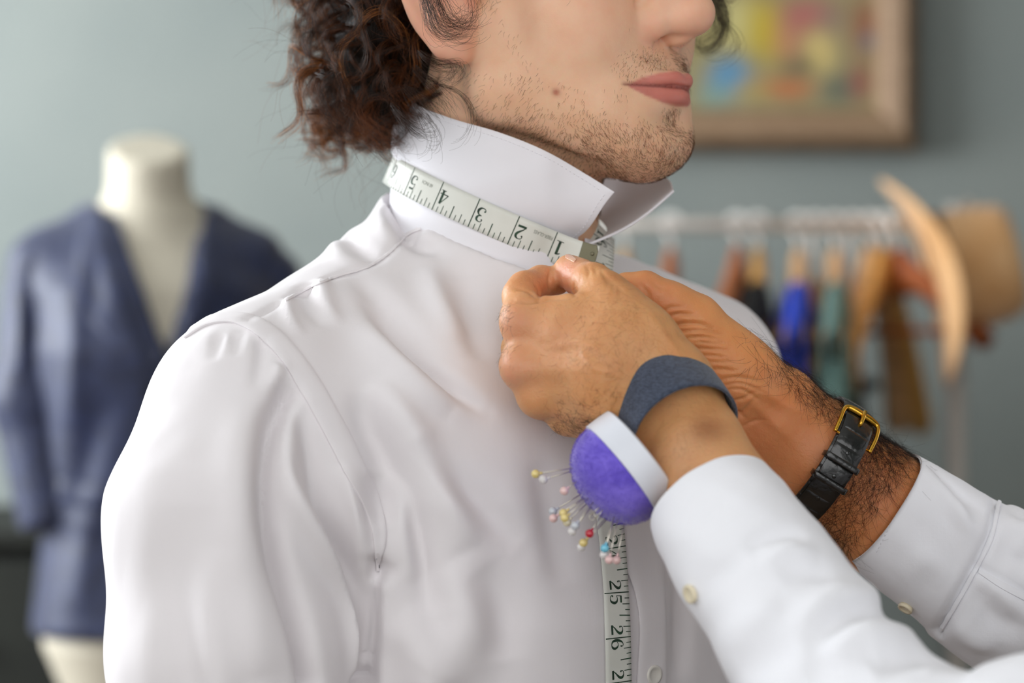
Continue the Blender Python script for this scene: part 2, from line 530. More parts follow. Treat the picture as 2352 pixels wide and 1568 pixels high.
def build_head():
    lo = HO + np.array([-0.155, -0.135, -0.27]); hi = HO + np.array([0.13, 0.16, 0.165])
    s = SDF(lo, hi, 0.00135)
    e = lambda r, f, u, a, b, c, k=8, op='add', M=None: s.ell(H(r, f, u), np.array([a, b, c]) * 1e-3, k * 1e-3, op, HM if M is None else M)
    c = lambda p, q, r1, r2, k=8, op='add': s.cone(H(*p), H(*q), r1 * 1e-3, r2 * 1e-3, k * 1e-3, op)
    def rot(a, b):                              # axes turned by a about R (pitch), b about U (yaw), degrees
        ra = Matrix.Rotation(math.radians(b), 3, 'Z') @ Matrix.Rotation(math.radians(a), 3, 'X')
        return HM @ np.array(ra)
    # skull, face, neck
    e(0, -14, 48, 75, 97, 90)
    e(0, 38, 4, 60, 50, 70, 20)
    e(0, 68, 40, 52, 28, 34, 15)                # brow
    c((0, -20, -5), (0, -27, -118), 55, 51, 20)
    c((0, -27, -118), (0, -24, -200), 51, 57, 20)
    for sgn in (1, -1):
        c((50 * sgn, 8, -20), (50 * sgn, 12, -54), 19, 17, 14)       # ramus
        c((50 * sgn, 12, -54), (22 * sgn, 78, -83), 18, 16, 18)      # jaw line
        c((42 * sgn, 38, -42), (27 * sgn, 66, -62), 21, 21, 20)
        e(41 * sgn, 56, -8, 25, 26, 30, 18)                          # cheek bone
        e(38 * sgn, 57, -34, 20, 20, 24, 18)                         # cheek
        e(27 * sgn, 68, -20, 22, 19, 26, 18)
    e(0, 48, -62, 47, 44, 24, 18)               # floor of the mouth
    e(0, 57, -50, 38, 42.5, 34, 14)             # muzzle
    e(0, 82, -82, 27, 19, 18, 14)               # chin
    e(8, 86, -86, 15, 16.5, 15, 8); e(-8, 86, -86, 15, 16.5, 15, 8)
    e(0, 80, -68, 27, 16, 14, 12)
    c((0, 30, -80), (0, 74, -91), 22, 16, 16)   # under the chin
    c((0, 2, -95), (0, -2, -190), 38, 36, 14)   # throat
    # nose
    c((0, 84, 40), (0, 103, 2), 9, 10, 10)
    c((0, 103, 2), (0, 111, -10), 10, 12, 6)
    e(0, 112, -12, 13, 12, 12, 5)
    for sgn in (1, -1):
        e(15 * sgn, 92, -17, 9.5, 14, 11.5, 5, M=rot(8, 12 * sgn))
        e(9 * sgn, 98, 2, 11, 13, 17, 8)
        e(7 * sgn, 107, -15, 8, 10, 9, 4)
    e(0, 101, -24, 5.5, 10, 6, 4)               # columella
    for sgn in (1, -1):
        e(9.4 * sgn, 100, -28.0, 4.4, 8.6, 4.0, 1.6, 'sub', rot(14, 18 * sgn))
    # lips
    up = [(33, 76.5, -54.4, 1.3), (26, 87.2, -52.2, 2.4), (17, 96.2, -50.6, 3.4), (7, 102.4, -49.2, 4.2), (0, 103.0, -50.2, 3.9)]
    lw = [(32, 77.5, -56.0, 1.3), (25, 86.6, -57.8, 2.9), (14, 95.6, -59.2, 4.7), (0, 100.2, -59.4, 5.3)]
    for arr in (up, lw):
        full = arr + [(-a[0],) + a[1:] for a in arr[-2::-1]]
        s.chain(spline(np.array([np.append(H(*p), r * 1e-3) for *p, r in full]), 30), 0.0016)
    e(0, 103.5, -74, 22, 6.5, 5.5, 10, 'sub')    # mentolabial hollow
    # eye sockets and eyes (above the frame)
    for sgn in (1, -1):
        e(32 * sgn, 92, 24, 16, 12, 11, 8, 'sub')
        e(31 * sgn, 76, 24, 12.5, 12.5, 12.5, 2)
        e(31 * sgn, 84, 25, 15, 6, 3.4, 3)
    # ears
    for sgn in (1, -1):
        def ear(f, u, o): return H(sgn * (72 + o), -2 + f, u)
        hel = [(6, 12, 3, 2.6), (4, 26, 8, 3.0), (-6, 35, 13, 3.2), (-18, 34, 17, 3.4), (-26, 22, 20, 3.4), (-27, 6, 20, 3.4), (-22, -10, 17, 3.4), (-14, -24, 12, 4.2), (-6, -33, 8, 5.6), (3, -36, 4, 5.4)]
        L = spline(np.array([list(ear(f, u, o)) + [r * 1e-3] for f, u, o, r in hel]), 26)
        s.chain(L, 0.003)
        ant = [(3, -28, 5, 4.5), (-8, -18, 9, 3.4), (-15, -4, 14, 3.0), (-16, 10, 15, 2.8), (-10, 22, 12, 2.4)]
        s.chain(spline(np.array([list(ear(f, u, o)) + [r * 1e-3] for f, u, o, r in ant]), 16), 0.003)
        s.ell(ear(-11, 2, 8), np.array([20, 5, 30]) * 1e-3, 0.004, 'add', np.stack([HF * .86 - HR * sgn * .5, HR * sgn * .86 + HF * .5, HU], 1))
        s.ell(ear(-3, -30, 5), np.array([7, 9, 8]) * 1e-3, 0.005, 'add', HM)
        s.cone(ear(9, -3, 3), ear(8, 4, 3), .004, .004, 0.003)       # tragus
        s.ell(ear(-3, 0, 11), np.array([5, 7, 10]) * 1e-3, 0.003, 'sub', HM)
        s.cone(ear(2, -31, -2), ear(6, -12, 0), .007, .005, 0.006)
    s.cut(HO + np.array([0, 0, -0.262]), (0, 0, -1))
    V, Q = s.extract(3)
    def press(pts, hgt, wid, both=True):
        nonlocal V
        for sg in ((1, -1) if both else (1,)):
            L = spline(np.array([H(sg * a, b, c) for a, b, c in pts]), 20)
            d, t = poly_dist(V, L); e_ = np.sin(np.pi * np.clip(t, .04, .96))**0.7
            V = V + normals(V, Q) * (hgt * 1e-3 * e_ * np.exp(-(d / (wid * 1e-3))**2))[:, None]
    press([(36, 75, -55), (30, 82, -55), (22, 92, -54.6), (12, 99.5, -54), (5, 103.4, -53.4), (0, 103.8, -54.4), (-5, 103.4, -53.4), (-12, 99.5, -54), (-22, 92, -54.6), (-30, 82, -55), (-36, 75, -55)], -2.6, 1.5, False)
    press([(38, 74, -50), (39, 72, -56), (38, 72, -62)], -2.6, 4.5)                     # corner of the mouth
    press([(19, 96, -2), (25, 90, -6), (27, 84, -15), (26, 82, -25), (20, 88, -30)], -3.2, 2.8)   # round the ala
    press([(26, 86, -22), (34, 80, -36), (42, 70, -50), (43, 66, -62)], -2.0, 5.0)
    press([(0, 104, -30), (0, 106, -42)], -1.6, 2.2, False)
    press([(5, 102, -31), (5.6, 105, -42)], 0.9, 1.8)
    for k in range(7):                                                                   # fine lines of the lips
        a = 3 + 3.4 * k
        press([(a, 106 - a * a * 0.016, -56), (a * 1.04, 105 - a * a * 0.016, -64)], -0.35, 0.9)
    q = hl(V); r, f, u = q[:, 0], q[:, 1], q[:, 2]; ar = np.abs(r)
    base = np.array(srgb(241, 200, 168)[:3]); C = np.tile(base, (len(V), 1))
    def blend(col, w):
        nonlocal C
        C = C * (1 - w[:, None]) + np.array(srgb(*col)[:3]) * w[:, None]
    g = lambda a, b, c, ra, rb, rc: np.exp(-(((ar - a) / ra)**2 + ((f - b) / rb)**2 + ((u - c) / rc)**2))
    blend((234, 158, 126), 0.5 * g(40, 60, -8, 22, 30, 22))          # cheeks
    blend((236, 160, 138), 0.55 * g(0, 112, -14, 16, 14, 14))         # nose
    blend((236, 160, 144), 0.45 * g(16, 92, -22, 9, 10, 10))
    blend((236, 164, 140), 0.5 * sstep(68, 76, ar) * sstep(20, 8, f) * (f > -45) * sstep(-50, -40, u) * (u < 45))  # ears
    blend((230, 186, 146), 0.25 * sstep(-30, -70, u) * sstep(-30, 20, f))
    # shaved-beard shadow under the skin
    beard = np.maximum(sstep(-62, -82, u) * 0.8, 0.75 * g(10, 98, -38, 20, 20, 8)) * sstep(-10, 50, f) * (u > -135)
    beard = np.maximum(beard, 0.9 * g(0, 96, -73, 7, 14, 8))
    blend((206, 160, 124), 0.3 * beard)
    blend((222, 178, 144), 0.2 * sstep(66, 40, f) * sstep(0, -40, u) * sstep(-10, 10, f))
    # lips
    ulim = np.interp(ar, [0, 6, 17, 26, 33, 36], [-46.8, -45.0, -47.2, -50.2, -53.8, -55])
    llim = np.interp(ar, [0, 14, 25, 32, 36], [-64.8, -63.8, -60.4, -57.0, -55])
    lip = sstep(1.2, -0.8, u - ulim) * sstep(-1.2, 0.8, u - llim) * (f > 70) * sstep(36.5, 33, ar)
    blend((208, 124, 114), 0.9 * lip)
    blend((128, 60, 56), 0.85 * sstep(39, 36, ar) * (f > 70) * np.exp(-((u + 54.3) / 0.9)**2))
    kk = S * (D + V[:, 1]) / D; mpx = V[:, 0] / kk + 1176; mpy = 784 - (V[:, 2] - ZC) / kk
    mole = np.exp(-(((mpx - 1277) / 9)**2 + ((mpy - 212) / 8)**2)) * (V[:, 1] < HO[1])     # small red spot on the jaw
    blend((168, 80, 62), 0.85 * mole)
    me = mesh('body', V, Q); set_color(me, C)
    o = link('body', me, m_skin.m, client)
    return o, V, Q
body, HV, HQ = build_head()
head_tree = bvh(HV, HQ)
tag(body, 'head and neck with fair, lightly tanned skin and short stubble')

# ---- shirt
m_cot = Mat('white_cotton', srgb(232, 227, 229), 0.82, spec=0.25, sheen=0.25)
m_cot.noise_bump(55, 0.12, 0.003, stretch=(1, 1, 0.35), detail=4).noise_bump(240, 0.10, 0.0008, stretch=(1, 1, 0.5)).weave(900, 0.05, 0.0002)

def build_shirt():
    lo = T0 + np.array([-0.33, -0.30, -0.56]); hi = T0 + np.array([0.30, 0.33, 0.075])
    s = SDF(lo, hi, 0.0025)
    X, Y, Z = s._xyz(tuple(slice(0, int(n)) for n in s.dim))
    dx = X - T0[0]; dy = Y - T0[1]; U = (Z - T0[2]) * 1e3
    R = (dx * TR[0] + dy * TR[1]) * 1e3 + 0 * U; Fw = (dx * TF[0] + dy * TF[1]) * 1e3 + 0 * U
    us = [-560, -420, -320, -220, -150, -90, -50, -20]
    a = np.interp(U, us, [176, 168, 172, 180, 180, 168, 120, 60]); b = np.interp(U, us, [122, 118, 120, 124, 118, 100, 72, 50])
    cf = np.interp(U, us, [4, 6, 10, 8, 2, -8, -16, -20])
    d = ((np.abs(R / a)**2.3 + np.abs((Fw - cf) / b)**2.3)**(1 / 2.3) - 1) * np.minimum(a, b) * 1e-3
    d = np.maximum(d, (U + 18) * 1e-3 * 0.8)
    s.F = np.minimum(s.F, d.astype(np.float32))
    c = lambda p, q, r1, r2, k=25: s.cone(T(*p), T(*q), r1 * 1e-3, r2 * 1e-3, k * 1e-3)
    for sg in (1, -1):
        c((30 * sg, -34, 0), ((172 if sg > 0 else 178) * sg, -14, -106 if sg > 0 else -80), 30, 50, 45)        # trapezius to shoulder
        c((60 * sg, 0, -60), (160 * sg, 0, -105), 50, 55, 45)
    # collar base
    c((0, -20, 14), (0, 10, -24), 60, 62, 22)
    # right arm (near the camera), loose sleeve
    c((176, -8, -104), (203, 6, -160), 52, 66, 30)
    c((203, 6, -160), (209, 20, -235), 66, 67, 12)
    c((209, 20, -235), (204, 28, -330), 67, 66, 8)
    c((204, 28, -330), (206, 34, -560), 66, 60, 6)
    # left arm
    c((-178, -12, -84), (-190, -4, -200), 50, 56, 22)
    c((-190, -4, -200), (-196, 10, -560), 56, 52, 14)
    # chest
    s.ell(T(60, 54, -140), np.array([95, 52, 90]) * 1e-3, 0.04, 'add', TM)
    s.ell(T(-60, 54, -140), np.array([95, 52, 90]) * 1e-3, 0.04, 'add', TM)
    c((0, 30, -40), (0, 60, -150), 50, 50, 40)
    # neck hole: funnel that follows the sloping collar line
    nc = P(1145, 495, 0.072)
    ex = X - nc[0]; ey = Y - nc[1]; rr = np.sqrt(ex**2 + ey**2)
    hgt = (Z - (nc[2] - 0.47 * ex + 0.12 * ey - 0.0225)) - np.maximum(rr - 0.066, 0) * 0.45
    s.F = np.maximum(s.F, (hgt * 0.62).astype(np.float32))
    s.F = np.maximum(s.F, np.where(Z > nc[2] - 0.05, 0.058 - rr, -1).astype(np.float32))
    return s.extract(2)
SV, SQ = build_shirt()
shirt_tree0 = bvh(SV, SQ)
FOLDS = [
    # sleeve
    ([(652, 905), (622, 1000), (614, 1143), (633, 1281), (683, 1420), (716, 1568)], -6.0, 6.5, 'none'),
    ([(664, 930), (655, 1087), (720, 1226), (795, 1364), (825, 1530)], 4.5, 6.5, 'start'),
    ([(686, 915), (712, 1032), (742, 1170), (785, 1290), (828, 1420), (834, 1568)], -5.5, 6.5, 'start'),
    ([(590, 900), (560, 1000), (545, 1150), (560, 1300), (590, 1450), (600, 1568)], 3.0, 14, 'both'),
    ([(780, 1060), (815, 1180), (838, 1290)], 3.0, 7, 'both'),
    ([(420, 1150), (400, 1300), (420, 1450), (440, 1568)], -2.0, 14, 'start'),
    ([(500, 1250), (480, 1400), (500, 1568)], 2.0, 12, 'start'),
    ([(600, 790), (596, 840), (585, 900)], -1.6, 4, 'end'), ([(640, 850), (630, 900), (612, 950)], 1.6, 4, 'end'),
    ([(545, 770), (540, 820)], -1.2, 4, 'end'), ([(500, 775), (490, 830)], -1.0, 4, 'end'),
    ([(864, 1296), (852, 1400), (840, 1568)], -3.6, 4.5, 'none'), ([(846, 1352), (868, 1346), (890, 1334)], 0.9, 5), ([(850, 1330), (880, 1316), (910, 1300)], -1.8, 5),
    # chest
    ([(838, 885), (843, 955), (880, 1040), (943, 1198), (981, 1350), (1000, 1420)], -6.0, 9.5, 'both'),
    ([(850, 870), (921, 952), (990, 1060), (1040, 1160), (1085, 1270)], 4.0, 11, 'both'),
    ([(862, 1080), (866, 1150), (878, 1215)], -4.5, 7, 'both'),
    ([(885, 1075), (922, 1143), (934, 1226), (955, 1346)], 4.0, 6, 'both'),
    ([(850, 700), (910, 772), (975, 838), (1045, 893), (1115, 945)], -3.4, 5.5, 'both'),
    ([(830, 740), (890, 810), (960, 880), (1040, 945)], 3.0, 10, 'both'),
    ([(960, 1000), (1010, 1070), (1060, 1120), (1120, 1170), (1200, 1260)], -3.0, 10, 'both'),
    ([(900, 1420), (960, 1480), (990, 1560)], 4.0, 14, 'start'),
    ([(1010, 1300), (1060, 1380), (1060, 1480), (1010, 1568)], 4.0, 18, 'both'),
    ([(1100, 1300), (1150, 1400), (1160, 1520)], -2.5, 14, 'both'),
    ([(1240, 1050), (1270, 1200), (1300, 1350)], -2.0, 12, 'both'),
    ([(1060, 640), (1075, 730), (1110, 830)], -2.2, 10, 'both'),
    ([(985, 610), (1010, 690), (1060, 780)], 2.4, 10, 'both'),
    # round the collar and yoke
    ([(893, 446), (912, 490), (948, 548), (1005, 582)], -3.5, 6, 'both'),
    ([(885, 455), (880, 500), (905, 560)], 1.4, 7, 'both'),
    ([(789, 512), (806, 550), (866, 596)], -1.8, 6, 'both'), ([(760, 540), (780, 585), (830, 612)], 1.0, 7, 'both'),
    ([(816, 632), (861, 677), (914, 739), (1000, 837)], -2.6, 9, 'both'),
    ([(700, 660), (712, 700), (740, 750)], -1.6, 5, 'end'), ([(735, 650), (752, 700), (780, 750)], 1.6, 5, 'end'), ([(660, 690), (668, 730), (690, 770)], 1.4, 4, 'end'),
    ([(968, 522), (932, 538), (896, 576), (843, 611), (780, 630), (713, 656), (646, 692), (602, 719), (570, 737)], -0.7, 2.6, 'none'),
    # left shoulder
    ([(1480, 600), (1560, 640), (1640, 700)], -2.0, 9, 'both'), ([(1560, 1250), (1570, 1400), (1560, 1568)], -3.0, 8, 'both'),
]
SV = folds(SV, SQ, shirt_tree0, [(f[0], f[1] * 2.7, f[2] * 0.92) + tuple(f[3:]) for f in FOLDS])
SV = SV + normals(SV, SQ) * (0.0007 * noise3(SV, 110, 3) + 0.0005 * noise3(SV * np.array([1, 1, 0.5]), 210, 5))[:, None]
shirt = link('shirt', mesh('shirt', SV, SQ), m_cot.m, client)
tag(shirt, 'white cotton dress shirt worn loose, sleeves full and softly creased')
shirt_tree = bvh(SV, SQ)

def surf_ribbon(name, tree, left, right, lift, thick, mat, parent, n=60, m=5, bevel=0.0003):
    A = spline(np.array([(a, b, 0.0) for a, b in left]), n); B = spline(np.array([(a, b, 0.0) for a, b in right]), n)
    G = np.zeros((n, m, 3))
    for i in range(n):
        for j in range(m):
            t = j / (m - 1); q = A[i] * (1 - t) + B[i] * t
            h_, n_ = hit(tree, q[0], q[1]); G[i, j] = h_ + n_ * (lift if 0 < j < m - 1 else lift * 0.6)
    return MB().sheet(G, thick).build(name, mat, parent, bevel=bevel)
# flat-felled armhole seam, yoke seam, button placket
seam = [(425, 778), (477, 748), (530, 742), (572, 758), (613, 790), (648, 832), (684, 886), (720, 949), (760, 1025), (794, 1092), (822, 1140), (846, 1198), (858, 1253), (862, 1310)]
out_ = [(440, 758), (485, 732), (540, 726), (588, 738), (636, 770), (674, 812), (714, 868), (752, 932), (792, 1008), (824, 1074), (850, 1124), (872, 1188), (878, 1245), (865, 1310)]
surf_ribbon('armhole_seam', shirt_tree, seam, [(a + 0.35 * (a - b), c + 0.35 * (c - d)) for (a, c), (b, d) in zip(out_, seam)], 0.0012, 0.0014, m_cot.m, shirt, 90, 6)
yk = [(966, 523), (932, 538), (896, 576), (843, 611), (780, 630), (713, 656), (655, 687)]
surf_ribbon('yoke_seam', shirt_tree, yk, [(a + 3, b + 5) for a, b in yk], 0.0007, 0.0009, m_cot.m, shirt, 90, 3)
placket = surf_ribbon('placket', shirt_tree, [(1345, 640), (1382, 800), (1402, 1000), (1412, 1200), (1430, 1290), (1456, 1360), (1467, 1430), (1465, 1500), (1456, 1640)],
            [(1398, 640), (1442, 800), (1480, 1000), (1505, 1150), (1521, 1300), (1526, 1430), (1528, 1640)], 0.0016, 0.0016, m_cot.m, shirt, 80, 9)
m_btn = Mat('pearl_button', srgb(226, 222, 214), 0.25, spec=0.6)
for bx_, by_ in ((1496, 1548), (1462, 1150)):
    h_, n_ = hit(shirt_tree, bx_, by_)
    MB().lathe([(0.0005, 0.0026), (0.0034, 0.0026), (0.0042, 0.0034), (0.0055, 0.0034), (0.0057, 0.0022), (0.005, 0.0012)], h_, n_, 24).build('button', m_btn.m, shirt)

# ------------------------------------------------------------------ collar turned up, collar stand
NC = P(1145, 495, 0.072)
def ring(phi, rad, dz=0.0):
    """phi measured from the point facing the camera, positive towards the photo's right; metres"""
    dx = rad * np.sin(phi); dy = -rad * np.cos(phi)
    return np.array([NC[0] + dx, NC[1] + dy, NC[2] - 0.44 * dx + 0.12 * dy + dz])
m_col = Mat('white_collar_cotton', srgb(238, 236, 241), 0.8, spec=0.25, sheen=0.2)
m_col.noise_bump(38, 0.10, 0.003, detail=4, stretch=(1, 1, 2.2)).weave(900, 0.04, 0.0002)
def ring_y(px):
    return 0.072 - math.sqrt(max(0.065**2 - ((px - 1145) * S * 1.045)**2, 1e-6))
def loft(cols, nu, nv, bow=0.0):
    """cols: (bottom point, top point) pairs -> grid; bow lifts the middle along the normal"""
    B = spline(np.array([c[0] for c in cols]), nu); Tp = spline(np.array([c[1] for c in cols]), nu)
    v = np.linspace(0, 1, nv)[None, :, None]
    G = B[:, None] * (1 - v) + Tp[:, None] * v
    N = np.cross(np.gradient(G, axis=0), np.gradient(G, axis=1)); N /= np.linalg.norm(N, axis=2)[:, :, None] + 1e-12
    return G + N * (bow * np.sin(np.pi * v))
def smooth_obj(o, lev=1):
    return o
near = []
for (bx, by), (tx, ty), dy in [((1322, 547), (1412, 441), -0.026), ((1270, 533), (1345, 399), -0.012), ((1190, 501), (1250, 345), -0.005),
                               ((1100, 466), (1150, 305), -0.003), ((1005, 427), (1050, 276), -0.002), ((940, 388), (985, 253), 0.0), ((909, 364), (952, 236), 0.002)]:
    y = ring_y(bx) if bx > 912 else 0.056
    near.append((P(bx, by, y), P(tx, ty, y + dy)))
near += [(P(903, 335, 0.09), P(940, 205, 0.092)), (P(950, 300, 0.122), P(975, 180, 0.12)), (P(1050, 305, 0.142), P(1050, 185, 0.138))]
G = loft(near, 72, 22, 0.0)
# a gentle roll and a few soft dents
uu = np.linspace(0, 1, 72)[:, None]; vv = np.linspace(0, 1, 22)[None, :]
Ng = np.cross(np.gradient(G, axis=0), np.gradient(G, axis=1)); Ng /= np.linalg.norm(Ng, axis=2)[:, :, None]
if Ng[20, 10, 1] > 0: Ng = -Ng
G = G + Ng * ((0.0035 * np.sin(np.pi * vv) * (1 - 0.5 * uu) + 0.0009 * np.sin(9 * uu + 4 * vv) * np.sin(np.pi * vv)
               + 0.0012 * np.exp(-(((uu - 0.09 - 0.10 * vv) / 0.03)**2)) * vv + 0.0008 * np.exp(-(((uu - 0.3 + 0.16 * vv) / 0.04)**2)) * np.sin(np.pi * vv))[..., None])
collar = MB().sheet(G, 0.0016).build('collar', m_col.m, shirt, bevel=0.0006, segs=2)
tag(collar, 'shirt collar turned up against the jaw')
NEAR_G = G
far = [(P(1338, 566, 0.026), P(1548, 438, 0.028)), (P(1382, 548, 0.05), P(1528, 408, 0.07)), (P(1392, 520, 0.085), P(1440, 395, 0.10)), (P(1330, 470, 0.125), P(1370, 330, 0.128)), (P(1200, 380, 0.142), P(1210, 255, 0.14))]
G2 = loft(far, 50, 20, 0.0)
uu = np.linspace(0, 1, 50)[:, None]; vv = np.linspace(0, 1, 20)[None, :]
N2 = np.cross(np.gradient(G2, axis=0), np.gradient(G2, axis=1)); N2 /= np.linalg.norm(N2, axis=2)[:, :, None]
G2 = G2 + N2 * (0.004 * np.sin(np.pi * vv) * (1 - uu))[..., None]
MB().sheet(G2, 0.0016).build('collar', m_col.m, shirt, bevel=0.0006, segs=2)
# collar stand: the band under the turned-up collar
st = []
for i, ph in enumerate(np.linspace(math.radians(48), math.radians(48) - 2 * math.pi + 0.12, 110)):
    st.append([ring(ph, 0.0635 + 0.0025 * min(w, 1) + 0.0035 * max(0, w - 1)**1.5, 0.012 - 0.036 * w) for w in np.linspace(0, 1.3, 11)])
MB().sheet(np.array(st), 0.0018).build('collar_stand', m_col.m, shirt, bevel=0.0006)
# stitching along the collar edge
def stitches(name, line, off, parent, dash=0.0017, gap=0.0011, r=0.00016, mat=None):
    L = np.asarray(line); seg = np.concatenate([[0], np.cumsum(np.linalg.norm(np.diff(L, axis=0), axis=1))])
    N = np.asarray(off); mb = MB(); s = 0.001
    at = lambda A, q: np.array([np.interp(q, seg, A[:, k]) for k in range(3)])
    while s + dash < seg[-1]:
        mb.tube([at(L, s) + at(N, s) * 0.0002, at(L, s + dash / 2) + at(N, s) * 0.0004, at(L, s + dash) + at(N, s + dash) * 0.0002], r, 5)
        s += dash + gap
    return mb.build(name, mat or m_col.m, parent)
def inset_line(G, N, kind, a, thick):
    if kind == 'top':   idx = G[:, -1] + (G[:, -2] - G[:, -1]) / np.linalg.norm(G[:, -2] - G[:, -1], axis=1)[:, None] * a; n = N[:, -1]
    else:               idx = G[0] + (G[1] - G[0]) / np.linalg.norm(G[1] - G[0], axis=1)[:, None] * a; n = N[0]
    return idx + n * thick, n
Ng = np.cross(np.gradient(NEAR_G, axis=0), np.gradient(NEAR_G, axis=1)); Ng /= np.linalg.norm(Ng, axis=2)[:, :, None]
if Ng[20, 10, 1] > 0: Ng = -Ng
l, n = inset_line(NEAR_G, Ng, 'top', 0.0036, 0.0007); stitches('collar_stitching', l[2:], n[2:], collar)
l, n = inset_line(NEAR_G, Ng, 'front', 0.0036, 0.0007); stitches('collar_stitching', l[:-1], n[:-1], collar)

# ------------------------------------------------------------------ tape measure
m_tape = Mat('ivory_fibreglass_tape', srgb(222, 223, 214), 0.42, spec=0.45)
m_tape.vary(srgb(219, 220, 211), srgb(226, 227, 219), 40).noise_bump(300, 0.05, 0.0004, stretch=(1, 1, 1))
m_ink = Mat('dark_green_ink', srgb(22, 52, 34), 0.55)
m_ink.vary(srgb(14, 40, 24), srgb(36, 72, 48), 260)
m_tip = Mat('dull_nickel_tip', srgb(112, 108, 86), 0.42, metal=0.55)
m_tip.noise_bump(500, 0.1, 0.0003)
INCH = 0.0254; TW = 0.0182
PHI1 = math.asin(119 * S * 1.03 / 0.066)            # where the 1 inch line sits on the neck
ctrl = []                                           # position, tick-side direction
R_T = 0.0672
def ring_t(ph):
    t = ring(ph - 0.02, R_T) - ring(ph + 0.02, R_T); t /= np.linalg.norm(t)
    n = ring(ph, R_T + .01) - ring(ph, R_T); n /= np.linalg.norm(n)
    w = np.cross(n, t); w /= np.linalg.norm(w)
    return w if w[2] < 0 else -w
dn = lambda *a: np.array(a, float) / np.linalg.norm(a)
e1 = PHI1 + 0.03
ctrl.append((ring(e1, R_T) + 1.02 * INCH * dn(0.86, -0.18, -0.30), ring_t(e1) * 0.8 + np.array([0, 0, -.2])))
ctrl.append((ring(e1, R_T) + 0.5 * INCH * dn(0.88, -0.02, -0.34), ring_t(e1)))
for ph in np.arange(PHI1, PHI1 - 4.9, -0.16):
    ctrl.append((ring(ph, R_T), ring_t(ph)))
last = ctrl[-1][0]
ctrl += [(P(1388, 528, 0.064), dn(0.62, 0.45, -0.62)), (P(1380, 572, 0.044), dn(0.85, 0.5, -0.18)), (P(1375, 618, 0.030), dn(0.86, 0.5, 0.0)), (P(1372, 680, 0.016), dn(0.9, 0.45, 0.05))]
tape_pts = [(1366, 760), (1364, 900), (1372, 1020), (1386, 1120), (1393, 1190), (1400, 1257), (1407, 1358), (1411, 1459), (1413, 1560), (1412, 1660), (1408, 1760), (1405, 1900)]
CHEST_T0 = len(ctrl)
for i, (a, b) in enumerate(tape_pts):
    h_, n_ = hit(shirt_tree, a, b)
    w = np.cross(n_, np.array([0, 0, 1.0])); w = w if w[0] > 0 else -w
    w = w / np.linalg.norm(w) + np.array([0, 0, 0.16]); w = w - n_ * (w @ n_)
    ctrl.append((h_ + n_ * 0.0032, w / np.linalg.norm(w)))
CP = np.array([c[0] for c in ctrl]); CW = np.array([c[1] for c in ctrl])
SP = spline(np.hstack([CP, CW]), 1400)
tl = np.concatenate([[0], np.cumsum(np.linalg.norm(np.diff(SP[:, :3], axis=0), axis=1))])
# reading of the tape along its length: true inches on the neck, 24 at the chest mark
i24 = int(np.argmin(np.linalg.norm(SP[:, :3] - np.array(ctrl[CHEST_T0 + 5][0]), axis=1)))
TLEN = tl[-1]
i1 = int(np.argmin(np.linalg.norm(SP[:700, :3] - ring(PHI1, R_T), axis=1)))
neck_end = tl[int(len(tl) * 0.42)]
def s_of(inch):
    """arc length at which a reading stands: exact inches from both visible ends, eased in the hidden stretch"""
    a = tl[i1] + (inch - 1) * INCH
    b = tl[i24] + (inch - 24) * INCH
    w = float(sstep(9, 20, np.array(inch)))
    return a * (1 - w) + b * w
def tape_at(s, t, lift=0.0):
    """s metres along, t -0.5..0.5 across (+ is the tick edge)"""
    p = np.array([np.interp(s, tl, SP[:, k]) for k in range(6)])
    d = np.array([np.interp(s + 0.001, tl, SP[:, k]) - np.interp(s - 0.001, tl, SP[:, k]) for k in range(3)])
    d /= np.linalg.norm(d) + 1e-12
    w = p[3:] - d * (p[3:] @ d); w /= np.linalg.norm(w)
    n = np.cross(d, w); 
    return p[:3] + w * (t * TW) + n * lift
tape = empty('tape_measure', SP[0, :3])
tag(tape, 'ivory inch tape measure with green numerals looped round the neck and hanging down the chest', 'tape measure')
ns = int(TLEN / 0.002)
TG = np.array([[tape_at(s, t) for t in np.linspace(-0.5, 0.5, 7)] for s in np.linspace(0.0, TLEN, ns)])
MB().sheet(TG, 0.0005).build('ribbon', m_tape.m, tape)
# which side is the printed one: towards the camera on the neck
pn = tape_at(tl[i1] + 0.02, 0, 0.01) - tape_at(tl[i1] + 0.02, 0)
PS = 1.0 if pn[1] < 0 else -1.0
LIFT = PS * 0.00036
def print_poly(mb, pts2, faces, s0):
    """pts2: (along, across) metres relative to s0 / centre line"""
    mb.add([tape_at(s0 + a, c / TW, LIFT) for a, c in pts2], faces)
def print_stroke(mb, pts, s0, n=None):
    """pts: (along, across, width) metres"""
    q = spline(np.array(pts), n or max(2, 5 * (len(pts) - 1))) if len(pts) > 2 else np.array(pts)
    d = np.gradient(q[:, :2], axis=0); d /= np.linalg.norm(d, axis=1)[:, None] + 1e-12
    nn = np.stack([-d[:, 1], d[:, 0]], 1)
    A = q[:, :2] + nn * q[:, 2:3] / 2; B = q[:, :2] - nn * q[:, 2:3] / 2
    m = len(q)
    print_poly(mb, np.vstack([A, B]), [(i, i + 1, m + i + 1, m + i) for i in range(m - 1)], s0)
def print_ball(mb, x, y, r, s0):
    print_poly(mb, [(x + r * math.cos(a), y + r * math.sin(a)) for a in np.linspace(0, 2 * math.pi, 13)[:-1]], [tuple(range(12))], s0)
